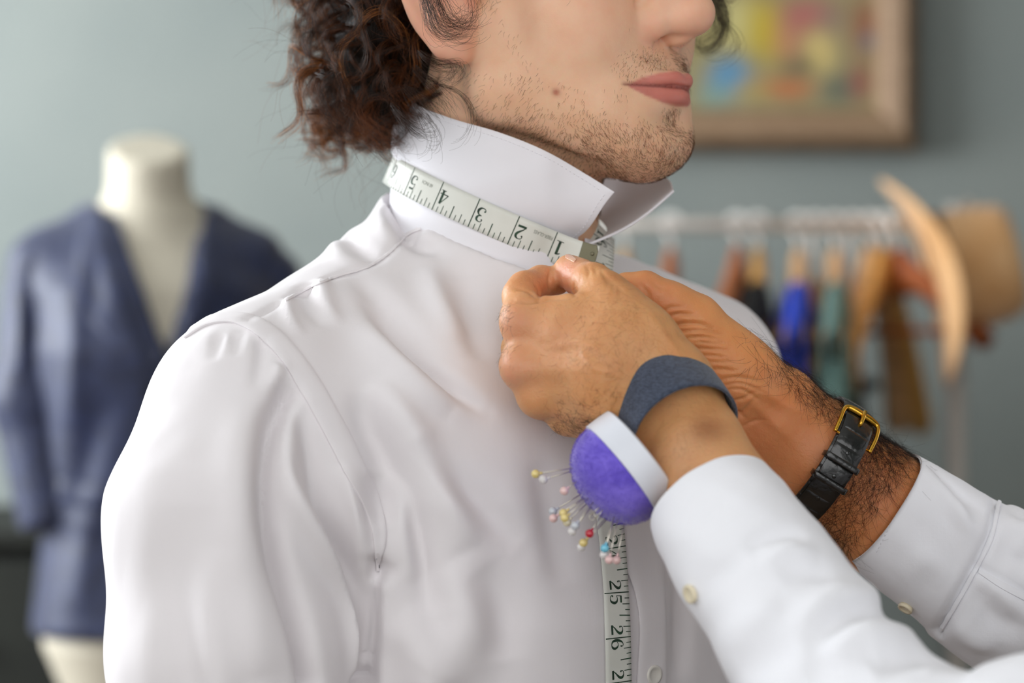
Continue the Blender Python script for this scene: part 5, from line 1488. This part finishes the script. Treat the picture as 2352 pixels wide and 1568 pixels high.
h7 = hanger(2029, 62, 'oak', 'light oak empty hanger, middle of the three bunched by the hat', half=0.225, drop=-0.004, slope=0.25)
h8 = hanger(2064, 118, 'rust', 'cherry brown hanger with a bar, turned the other way beside the hat', True, half=0.225)
garment(h1, 'hanging_shirt', fabric('grey_cotton', (120, 124, 122)), 'grey shirt on the rack mostly hidden behind the white shoulder', 'shirt', length=0.7, deep=0.018)
garment(h3_, 'hanging_jacket', fabric('black_wool', (14, 14, 14)), 'black jacket hanging between the shoulder and the blue garment', 'jacket', start=0.085, length=0.78, deep=0.020)
garment(h4, 'hanging_shirt', fabric('bright_blue_cotton', (52, 76, 196)), 'bright blue shirt on the rack', 'shirt', start=0.075, length=0.66, deep=0.017)
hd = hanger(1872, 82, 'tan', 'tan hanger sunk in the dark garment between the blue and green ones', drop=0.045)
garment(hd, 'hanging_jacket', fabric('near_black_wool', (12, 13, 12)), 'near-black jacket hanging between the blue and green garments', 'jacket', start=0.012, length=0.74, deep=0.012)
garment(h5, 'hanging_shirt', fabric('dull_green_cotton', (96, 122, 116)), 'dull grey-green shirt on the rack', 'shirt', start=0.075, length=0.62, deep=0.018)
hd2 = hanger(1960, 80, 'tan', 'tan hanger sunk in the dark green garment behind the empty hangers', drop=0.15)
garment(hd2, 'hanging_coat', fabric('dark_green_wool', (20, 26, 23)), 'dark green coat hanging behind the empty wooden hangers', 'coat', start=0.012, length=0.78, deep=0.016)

# ------------------------------------------------------------------ hat on the end of the rack
m_hat = Mat('tan_felt', srgb(214, 164, 116), 0.85, spec=0.15, sheen=0.4)
m_hat.vary(srgb(222, 168, 112), srgb(236, 188, 136), 16, detail=5).noise_bump(300, .25, .001)
m_band = Mat('brown_hat_band', srgb(112, 76, 46), 0.6)
HY = 2.02; hc = P(2140, 640, HY); ax_ = np.array([0.955, -0.10, 0.24]); ax_ /= np.linalg.norm(ax_)
hat = empty('felt_hat', hc); tag(hat, 'tan felt hat with a wide brim hung on the end of the clothes rack', 'hat')
s2 = np.cross(ax_, np.array([0, 1.0, 0])); s2 /= np.linalg.norm(s2); s2 = s2 if s2[2] > 0 else -s2; s1 = np.cross(s2, ax_)
def hatp(r, th, z, sag=0.0):
    return hc + (s1 * math.cos(th) * 0.92 + s2 * math.sin(th)) * r + ax_ * (z - sag * math.cos(2 * th) )
rows = []
for r, z, sg in [(0.084, 0.006, 0), (0.092, 0.001, .002), (0.104, -0.002, .004), (0.120, -0.003, .009), (0.136, -0.001, .015), (0.150, 0.003, .022), (0.1535, 0.006, .024)]:
    rows.append([hatp(r, th, z, -sg) - ax_ * (0.018 * max(0.0, math.sin(th))**2 * ((r - 0.084) / 0.07)**1.5) for th in np.linspace(0, 2 * math.pi, 73)])
MB().sheet(np.array(rows), 0.004).build('brim', m_hat.m, hat)
rows = []
for r, z in [(0.086, 0.0), (0.0865, 0.02), (0.085, 0.05), (0.083, 0.085), (0.079, 0.108), (0.070, 0.121), (0.052, 0.122), (0.03, 0.113), (0.004, 0.106)]:
    rows.append([hatp(r * (1 - 0.12 * max(0, (z - .06) / .06) * max(0.0, math.cos(th))**2), th, z) for th in np.linspace(0, 2 * math.pi, 73)])
MB().sheet(np.array(rows), 0.003).build('crown', m_hat.m, hat)
rows = [[hatp(0.0895, th, z) for th in np.linspace(0, 2 * math.pi, 73)] for z in (0.004, 0.012, 0.022, 0.03)]
MB().sheet(np.array(rows), 0.0025).build('hat_band', m_band.m, hat)
MB().tube([(xb, YR, zr + 0.02), (xb, YR - 0.09, zr + 0.015), (xb, YR - 0.10, zr + 0.03)], 0.006, 10).build('peg', m_chrome.m, rack)

# ------------------------------------------------------------------ hair of the client
def hair_mat(name, col, rough=0.35):
    m = Mat(name, srgb(*col), rough, spec=0.25); return m.m
m_h1 = hair_mat('dark_brown_hair', (44, 24, 12), 0.3); m_h2 = hair_mat('auburn_hair', (104, 56, 26), 0.35); m_h3 = hair_mat('light_brown_hair', (172, 108, 54))
def build_hair_mass():
    s = SDF(HO + np.array([-.20, -.14, -.12]), HO + np.array([.12, .24, .19]), 0.003)
    e = lambda r, f, u, a, b, c, k=14, op='add': s.ell(H(r, f, u), np.array([a, b, c]) * 1e-3, k * 1e-3, op, HM)
    e(0, -72, 6, 80, 68, 62); e(0, -84, -36, 68, 52, 36); e(0, -30, 62, 88, 100, 78)
    e(0, 60, 95, 60, 40, 40)
    for k in range(60):
        t = rng.uniform(0, 2 * math.pi); z = rng.uniform(-60, 90)
        e(72 * math.cos(t), -66 + 62 * math.sin(t) * (1 if math.sin(t) < 0 else .1), z, 15, 15, 15, 8)
    for sg in (1, -1):
        e(92 * sg, 4, -8, 40, 34, 62, 8, 'sub')       # keep the ears free
        e(70 * sg, 10, -60, 40, 42, 50, 8, 'sub')
    e(0, 62, -10, 90, 66, 80, 8, 'sub'); e(0, 20, -90, 75, 50, 55, 8, 'sub')
    V, Q = s.extract(3); return V, Q
MV, MQ = build_hair_mass()
m_mass = Mat('hair_underlayer', srgb(24, 15, 9), 0.6, spec=0.2)
m_mass.noise_bump(160, 0.8, 0.006, detail=5, stretch=(1, 1, 0.4))
hmass = link('hair', mesh('hair', MV, MQ), m_mass.m, client)
tag(hmass, 'thick dark brown curly hair to the nape')
MN = normals(MV, MQ)
def curl(p, n, length, rad, turns, droop, pts=26, phase=0.0, dirn=None):
    """centre line of one lock: leaves along the surface, falls and winds"""
    dn_ = np.array([0, 0, -1.0]); t = dn_ - n * (dn_ @ n)
    if np.linalg.norm(t) < 0.2: t = np.cross(n, rng.normal(size=3))
    t /= np.linalg.norm(t); side = np.cross(n, t)
    u = np.linspace(0, 1, pts); base = dirn if dirn is not None else t * 0.8 + n * 0.35 + side * rng.normal() * 0.45
    base = base / np.linalg.norm(base)
    ax = base[None, :] * (u * length)[:, None] + dn_[None, :] * (droop * u**2)[:, None]
    e1 = np.cross(base, n); e1 /= np.linalg.norm(e1) + 1e-9; e2 = np.cross(e1, base)
    r = rad * (0.35 + 0.65 * np.sin(np.pi * np.clip(u * 0.9 + 0.1, 0, 1)))
    a = phase + 2 * np.pi * turns * u
    return p + ax + e1[None] * (r * (np.cos(a) - math.cos(phase)))[:, None] + e2[None] * (r * (np.sin(a) - math.sin(phase)))[:, None]
def lock(guide, n, spread, jitter, out, frizz=0.0):
    g = np.asarray(guide); m = len(g)
    T_ = np.gradient(g, axis=0); T_ /= np.linalg.norm(T_, axis=1)[:, None] + 1e-9
    for _ in range(n):
        o = rng.normal(size=3) * spread; w = rng.normal(size=3) * jitter
        u = np.linspace(0, 1, m)[:, None]
        wob = np.cumsum(rng.normal(size=(m, 3)) * frizz, axis=0)
        cut_ = int(m * rng.uniform(0.75, 1.0))
        out.append((g + o * (0.35 + 0.8 * np.sin(np.pi * u * 0.8)) + w * u**2 + wob)[:cut_])
HL = hl(MV)
vis = np.where((HL[:, 2] < 120))[0]
S1, S2, S3 = [], [], []
def ok_strand(a):
    q = hl(a); r, f, u = np.abs(q[:, 0]), q[:, 1], q[:, 2]
    bad = (f > -16) & (u < 34) & (u > -120)                      # off the ear, cheek and neck
    bad |= (f > -26 + 0.05 * u) & (u < -20) & (r > 20)
    k = np.argmax(bad) if bad.any() else len(a)
    return a[:k]
tmp = []
for i in rng.choice(vis, 1150, replace=False):
    L = rng.uniform(0.032, 0.062) * (0.6 if HL[i, 2] < -35 else 1.0); g = curl(MV[i] - MN[i] * 0.004, MN[i], L, rng.uniform(0.006, 0.0125), rng.uniform(0.7, 1.5) * rng.choice([-1, 1]), rng.uniform(0, 0.012), 24, rng.uniform(0, 6.28))
    t2 = []; lock(g, int(rng.integers(28, 44)), 0.0011, 0.0018, t2, 0.00005)
    bk = H(*hl(MV[i])) ; q = hl(MV[i][None])[0]
    light = (q[1] < -95) or rng.uniform() < 0.10  # strands at the back paler in colour, for light on that edge; others at random
    for a in t2:
        a = ok_strand(a)
        if len(a) > 5: (S3 if light and rng.uniform() < 0.35 else S2 if rng.uniform() < (0.55 if light else 0.22) else S1).append(a)
# fly-away hairs
for i in rng.choice(vis, 520, replace=False):
    g = curl(MV[i], MN[i], rng.uniform(0.03, 0.07), rng.uniform(0.006, 0.014), rng.uniform(0.5, 1.3) * rng.choice([-1, 1]), 0.006, 24, rng.uniform(0, 6.28), MN[i] * 0.8 + np.array([0, 0, -0.6]) + rng.normal(size=3) * 0.4)
    a = ok_strand(g)
    if len(a) > 6: (S2 if rng.uniform() < 0.5 else S1).append(a)
def px_lock(pts, n, spread, jit, dest, frizz=0.0001, m=34):
    lock(spline(np.array([P(*p) for p in pts]), m), n, spread, jit, dest, frizz)
# locks drawn one by one: over the ear, under the lobe, on the collar
ye = -0.030
px_lock([(960, -60, ye), (985, 10, ye - .004), (1000, 52, ye - .008), (1035, 74, ye - .012), (1070, 66, ye - .012), (1086, 44, ye - .010), (1078, 22, ye - .008)], 100, 0.0026, 0.005, S1, 0.0002)
px_lock([(985, -60, ye), (1010, 0, ye - .006), (1030, 40, ye - .010), (1060, 52, ye - .012), (1084, 30, ye - .010), (1072, 4, ye - .008)], 70, 0.0024, 0.005, S1, 0.0002)
px_lock([(1040, -70, -.02), (1075, -20, -.024), (1084, 20, -.026), (1070, 44, -.026), (1048, 40, -.026)], 24, 0.002, 0.003, S2)
px_lock([(962, 120, .0), (985, 140, -.006), (1015, 152, -.006), (1043, 150, -.006), (1052, 168, -.006), (1036, 186, -.005), (1005, 190, .0)], 46, 0.0022, 0.003, S1)
px_lock([(955, 150, .0), (1000, 190, -.006), (1050, 210, -.006), (1078, 245, -.012), (1082, 285, -.014), (1062, 320, -.016), (1030, 330, -.016)], 16, 0.0010, 0.003, S1)
px_lock([(950, 160, .0), (1000, 205, -.004), (1030, 240, -.008), (1040, 270, -.010)], 40, 0.0022, 0.003, S1)
px_lock([(930, 200, .0), (965, 225, .0), (990, 250, -.004), (1010, 265, -.006)], 60, 0.003, 0.003, S1)
px_lock([(900, 240, .01), (940, 285, .0), (970, 306, -.004), (990, 300, -.006), (984, 285, -.006)], 50, 0.002, 0.003, S1)
px_lock([(960, 260, .0), (990, 320, -.008), (980, 350, -.012), (940, 358, -.010)], 8, 0.003, 0.006, S1)
px_lock([(980, 260, .0), (1010, 310, -.008), (1006, 340, -.012), (975, 356, -.012)], 8, 0.003, 0.006, S1)
for bx_, by_ in ((880, 300), (840, 290), (800, 285), (770, 270), (745, 240), (910, 270), (930, 240)):
    for k in range(3):
        y0 = 0.03 + 0.03 * rng.uniform()
        px_lock([(bx_, by_ - 90, y0), (bx_ - 14 + rng.normal() * 10, by_ - 30, y0 - .006), (bx_ + 10 + rng.normal() * 10, by_ + 16, y0 - .008), (bx_ + 34, by_ + 34, y0 - .006), (bx_ + 48, by_ + 10, y0)], 26, 0.003, 0.005, S2 if rng.uniform() < .5 else S1, 0.0002)
# temple wisp, and the curls beyond the far cheek
px_lock([(1318, -60, -.022), (1320, -20, -.024), (1324, 10, -.024), (1328, 32, -.024)], 40, 0.0010, 0.0015, S1)
px_lock([(1316, -40, -.022), (1312, 0, -.024), (1302, 22, -.024)], 5, 0.001, 0.004, S1)
yf = 0.085
for pts in ([(1600, -80, yf), (1625, -20, yf), (1650, 20, yf), (1662, 60, yf), (1650, 100, yf), (1618, 118, yf), (1596, 100, yf), (1604, 70, yf), (1630, 60, yf)],
            [(1610, -80, yf), (1640, -10, yf), (1680, 4, yf), (1700, -20, yf)], [(1600, -60, yf), (1615, 0, yf), (1640, 30, yf), (1640, 80, yf), (1612, 100, yf), (1592, 84, yf)],
            [(1640, -40, yf), (1660, 10, yf), (1668, 60, yf), (1652, 96, yf), (1620, 110, yf)]):
    pre = [H(-80, 20, 88), H(-84, 38, 66)]
    lock(spline(np.array(pre + [P(*p) for p in pts[1:]]), 54), 90, 0.0014, 0.002, S1, 0.00008)
px_lock([(1650, 40, yf), (1690, 80, yf), (1695, 115, yf), (1660, 135, yf), (1625, 128, yf)], 14, 0.0016, 0.005, S1, 0.0002, 44)
tag(hair('hair_strands', S1, 0.00007, m_h1, hmass, 0.5), kind='stuff')
tag(hair('hair_strands', S2, 0.00007, m_h2, hmass, 0.5), kind='stuff')
tag(hair('hair_strands', S3, 0.00007, m_h3, hmass, 0.5), kind='stuff')

# ------------------------------------------------------------------ stubble
HN = normals(HV, HQ); q = hl(HV); r, f, u = q[:, 0], q[:, 1], q[:, 2]; ar = np.abs(r)
G_ = lambda a, b, c, ra, rb, rc: np.exp(-(((ar - a) / ra)**2 + ((f - b) / rb)**2 + ((u - c) / rc)**2))
upper = np.interp(f, [-10, 10, 40, 60, 75, 90, 110], [30, 20, -38, -52, -64, -74, -76])
dens = sstep(4, -8, u - upper) * (f > -8) * (u > -128) * (0.28 + 0.9 * sstep(-60, -88, u))
dens = np.maximum(dens, 2.0 * G_(17, 95, -39, 13, 18, 5.5)); dens = np.maximum(dens, 1.6 * G_(32, 80, -44, 7, 12, 9)); dens = np.maximum(dens, 2.4 * G_(0, 98, -72, 6, 12, 6)); dens = np.maximum(dens, .6 * G_(38, 72, -60, 6, 12, 8))
ulim = np.interp(ar, [0, 6, 17, 26, 33, 36], [-46.2, -44.2, -46.4, -49.6, -53.2, -54.5]); llim = np.interp(ar, [0, 14, 25, 32, 36], [-65.6, -64.6, -61.0, -57.6, -56])
dens[(u < ulim) & (u > llim) & (f > 72) & (ar < 37)] = 0
dens[(ar > 66) & (u > -45)] = 0
dens *= np.where(f < 62, 0.55, 1.0)
pr = dens / dens.sum(); ids = rng.choice(len(HV), 8200, p=pr)
ST = []
for i in ids:
    n_ = HN[i]; dl = np.array([0.15 * np.sign(r[i]), -0.35, -1.0])
    if f[i] > 60 and u[i] < -76: dl = np.array([0.25 * np.sign(r[i]), 0.55, -0.9])
    if u[i] > -46 and f[i] > 75: dl = np.array([0.75 * np.sign(r[i]), -0.2, -0.8])
    if f[i] < 45: dl = np.array([0, -0.75 if u[i] < -50 else -.1, -0.8])
    d_ = HM @ dl; d_ = d_ + rng.normal(size=3) * 0.28; d_ = d_ - n_ * (d_ @ n_); d_ /= np.linalg.norm(d_) + 1e-9
    L = rng.uniform(0.0016, 0.0036) * (1.25 if f[i] < 45 else 0.9); p = HV[i] + rng.normal(size=3) * 0.0006; p = HV[i] + (p - HV[i]) - n_ * ((p - HV[i]) @ n_)
    ST.append(np.array([p - n_ * 0.0003, p + d_ * L * 0.5 + n_ * L * 0.28, p + d_ * L + n_ * L * 0.32]))
m_stub = hair_mat('stubble_hair', (92, 56, 30))
tag(hair('stubble', ST, 0.00006, m_stub, client, 0.5), 'short brown stubble', kind='stuff')

# eyebrows, just above the frame
bw = np.where((ar > 9) & (ar < 52) & (f > 55) & (np.abs(u - 41 - 0.10 * (ar - 10) + 0.004 * np.maximum(ar - 36, 0)**2) < 3.6))[0]
EB = []
for i in rng.choice(bw, 700):
    n_ = HN[i]; d_ = HM @ np.array([np.sign(r[i]), -0.2, 0.35]) + rng.normal(size=3) * 0.2; d_ = d_ - n_ * (d_ @ n_); d_ /= np.linalg.norm(d_)
    L = rng.uniform(0.005, 0.009); EB.append(np.array([HV[i] - n_ * 0.0003, HV[i] + d_ * L * 0.5 + n_ * L * 0.2, HV[i] + d_ * L + n_ * L * 0.12]))
tag(hair('eyebrows', EB, 0.00007, m_h1, client, 0.5), kind='stuff')

# ------------------------------------------------------------------ hair on the tailor's arms
def arm_hair(V, Q, count, weight, length, dirn, curlk, rad):
    N = normals(V, Q); w = weight(V, N); ids = rng.choice(len(V), count, p=w / w.sum()); out = []
    for i in ids:
        n_ = N[i]; d_ = dirn + rng.normal(size=3) * 0.45; d_ = d_ - n_ * (d_ @ n_); d_ /= np.linalg.norm(d_) + 1e-9
        s_ = np.cross(n_, d_); L = rng.uniform(0.5, 1.1) * length; k = rng.normal() * curlk; uu_ = np.linspace(0, 1, 8)[:, None]
        out.append(V[i] - n_ * 0.0003 + d_ * uu_ * L + s_ * (k * L * uu_**2) + n_ * (L * (0.32 * uu_ - 0.22 * uu_**2 * rng.uniform(0.3, 1.6))))
    return out
ctr = lambda tr, a, b: hit(tr, a, b)[0]
def gsum(specs):
    def w(V, N):
        o = np.zeros(len(V))
        for p, rad, a in specs: o += a * np.exp(-(np.linalg.norm(V - p, axis=1) / rad)**2)
        return o
    return w
def proj(V):
    k = S * (D + V[:, 1]) / D
    return V[:, 0] / k + 1176, 784 - (V[:, 2] - ZC) / k
def far_w(V, N):
    px, py = proj(V); t = (px - 1886) * 0.85 + (py - 1062) * 0.52; s_ = (px - 1886) * 0.52 - (py - 1062) * 0.85     # along the arm, across it
    a = sstep(20, 90, t) * (0.5 + 0.5 * sstep(-60, 60, s_)) + 0.7 * sstep(-330, -40, t) * sstep(88, 128, s_) + 0.05 * sstep(-200, 0, t) * sstep(60, 120, s_)
    return a * (N[:, 1] < 0.5) * (t < 165)
AD = P(1900, 1150, 0) - P(2000, 1100, 0); AD /= np.linalg.norm(AD)
FH = arm_hair(RV, RQ, 3200, far_w, 0.0145, np.array([-0.35, 0, -0.7]), 0.9, 0)
m_ah = hair_mat('dark_arm_hair', (34, 22, 15))
tag(hair('arm_hair', FH, 0.00006, m_ah, tailor, 0.4), kind='stuff')
nh = arm_hair(LV, LQ, 420, gsum([(ctr(left_tree, 1160, 720), .006, 1), (ctr(left_tree, 1160, 800), .006, .8), (ctr(left_tree, 1330, 985), .010, 1.6), (ctr(left_tree, 1290, 985), .006, 1), (ctr(left_tree, 1375, 965), .008, 1)]), 0.006, np.array([-0.6, 0, -0.5]), 0.6, 0)
nh += arm_hair(LV, LQ, 900, gsum([(ctr(left_tree, 1390, 800), .030, 1), (ctr(left_tree, 1400, 900), .02, 1), (ctr(left_tree, 1440, 730), .016, .6), (ctr(left_tree, 1560, 1030), .016, .5)]), 0.005, np.array([-0.3, 0, -0.8]), 0.7, 0)
m_ah2 = hair_mat('fine_hand_hair', (110, 68, 38))
tag(hair('hand_hair', nh[420:], 0.00004, m_ah2, tailor, 0.4), kind='stuff')
tag(hair('hand_hair', nh[:420], 0.000055, m_ah, tailor, 0.4), kind='stuff')

# ------------------------------------------------------------------ below the frame: trousers and shoes, the client's forearms and hands
m_trou = Mat('charcoal_wool_trousers', srgb(52, 54, 60), 0.8, sheen=0.2); m_trou.noise_bump(200, 0.2, 0.001)
m_shoe = Mat('black_leather_shoes', srgb(24, 22, 20), 0.3); m_shoe.noise_bump(80, 0.1, 0.001)
def legs(cx, cy, fw, hip, owner):
    """fw: facing direction in plan; hip: height of the hip joints"""
    fw = np.array([fw[0], fw[1], 0.0]); rt = np.array([fw[1], -fw[0], 0.0]); c = np.array([cx, cy, 0.0])
    s = SDF(c + np.array([-.26, -.26, 0.03]), c + np.array([.26, .26, hip + .16]), 0.009)
    up = lambda r, f, z: c + rt * r + fw * f + np.array([0, 0, z])
    s.ell(up(0, 0, hip + .06), (.155, .155, .14), .05)
    for sg in (1, -1):
        s.cone(up(.085 * sg, 0, hip), up(.095 * sg, .01, .50), .092, .068, .04); s.cone(up(.095 * sg, .01, .50), up(.10 * sg, -.005, .07), .068, .058, .03)
    s.cut((0, 0, hip + .12), (0, 0, 1)); s.cut((0, 0, .06), (0, 0, -1))
    v, q = s.extract(3); link('trousers', mesh('trousers', v, q), m_trou.m, owner)
    for sg in (1, -1):
        a = up(.10 * sg, -.07, 0.0)
        s = SDF(a - .14, a + np.array([.3, .3, .14]), 0.006) if False else SDF(c + np.array([-.32, -.32, -.02]), c + np.array([.32, .32, .14]), 0.007)
        s.cone(up(.10 * sg, -.06, .045), up(.11 * sg, .10, .035), .042, .040, .02); s.cone(up(.11 * sg, .10, .035), up(.115 * sg, .17, .028), .042, .032, .02); s.cone(up(.10 * sg, -.05, .06), up(.10 * sg, -.03, .10), .04, .045, .02)
        s.cut((0, 0, 0.004), (0, 0, -1)); v, q = s.extract(3); link('shoe', mesh('shoe', v, q), m_shoe.m, owner)
legs(T0[0], T0[1], TF[:2], 0.88, client)
legs(0.60, 0.0, (-1, 0), 0.90, tailor)
def client_hands():
    V, Q = [], []; n = 0
    for sg in (1, -1):
        w0 = T(205 * sg, 36, -540); el = T(200 * sg, 60, -620); 
        s = SDF(w0 - np.array([.14, .14, .24]), w0 + np.array([.14, .14, .06]), 0.0045)
        p = T(208 * sg, 48, -640)
        s.cone(w0, p, .030, .027, .01); s.ell(T(208 * sg, 55, -690), (.026, .03, .05), .012)
        for k in range(4):
            s.cone(T(208 * sg, 34 + 15 * k, -715), T(204 * sg, 38 + 14 * k, -755 - (4 if k in (1, 2) else -6)), .0095, .009, .006); s.cone(T(204 * sg, 38 + 14 * k, -755), T(196 * sg, 42 + 13 * k, -785 - (6 if k in (1, 2) else -6)), .009, .0075, .004)
        s.cone(T(206 * sg, 80, -670), T(198 * sg, 100, -710), .012, .010, .008); s.cone(T(198 * sg, 100, -710), T(192 * sg, 104, -738), .010, .008, .004)
        v, q = s.extract(2); V.append(v); Q.append(q + n); n += len(v)
    return np.vstack(V), np.vstack(Q)
def client_trunk():
    s = SDF(T0 + np.array([-.28, -.25, -.62]), T0 + np.array([.28, .28, .09]), 0.008)
    s.cone(T(0, -24, 60), T(0, -10, -40), .045, .05, .03)
    s.ell(T(0, 0, -160), np.array([140, 85, 150]) * 1e-3, .04, 'add', TM); s.ell(T(0, 0, -400), np.array([130, 82, 200]) * 1e-3, .04, 'add', TM)
    for sg in (1, -1):
        s.cone(T(40 * sg, -20, -50), T(165 * sg, -10, -110), .035, .038, .04)
        s.cone(T(165 * sg, -10, -110), T(198 * sg, 16, -320), .038, .036, .02); s.cone(T(198 * sg, 16, -320), T(205 * sg, 38, -565), .036, .026, .02)
    return s.extract(2)
hv, hq = client_hands(); tv, tq = client_trunk()
hq = np.vstack([hq, tq + len(hv)]); hv = np.vstack([hv, tv]); old = body.data
C0 = np.zeros(len(HV) * 4, np.float32); old.color_attributes['Col'].data.foreach_get('color', C0)
me = mesh('body', np.vstack([HV, hv]), np.vstack([HQ, hq + len(HV)])); me.materials.append(m_skin.m)
set_color(me, np.vstack([C0.reshape(-1, 4)[:, :3], np.tile(np.array(srgb(240, 196, 160)[:3]), (len(hv), 1))]))
me.polygons.foreach_set('use_smooth', np.ones(len(me.polygons), dtype=bool)); body.data = me
o_ = Vector(body.location); bpy.data.meshes.remove(old)
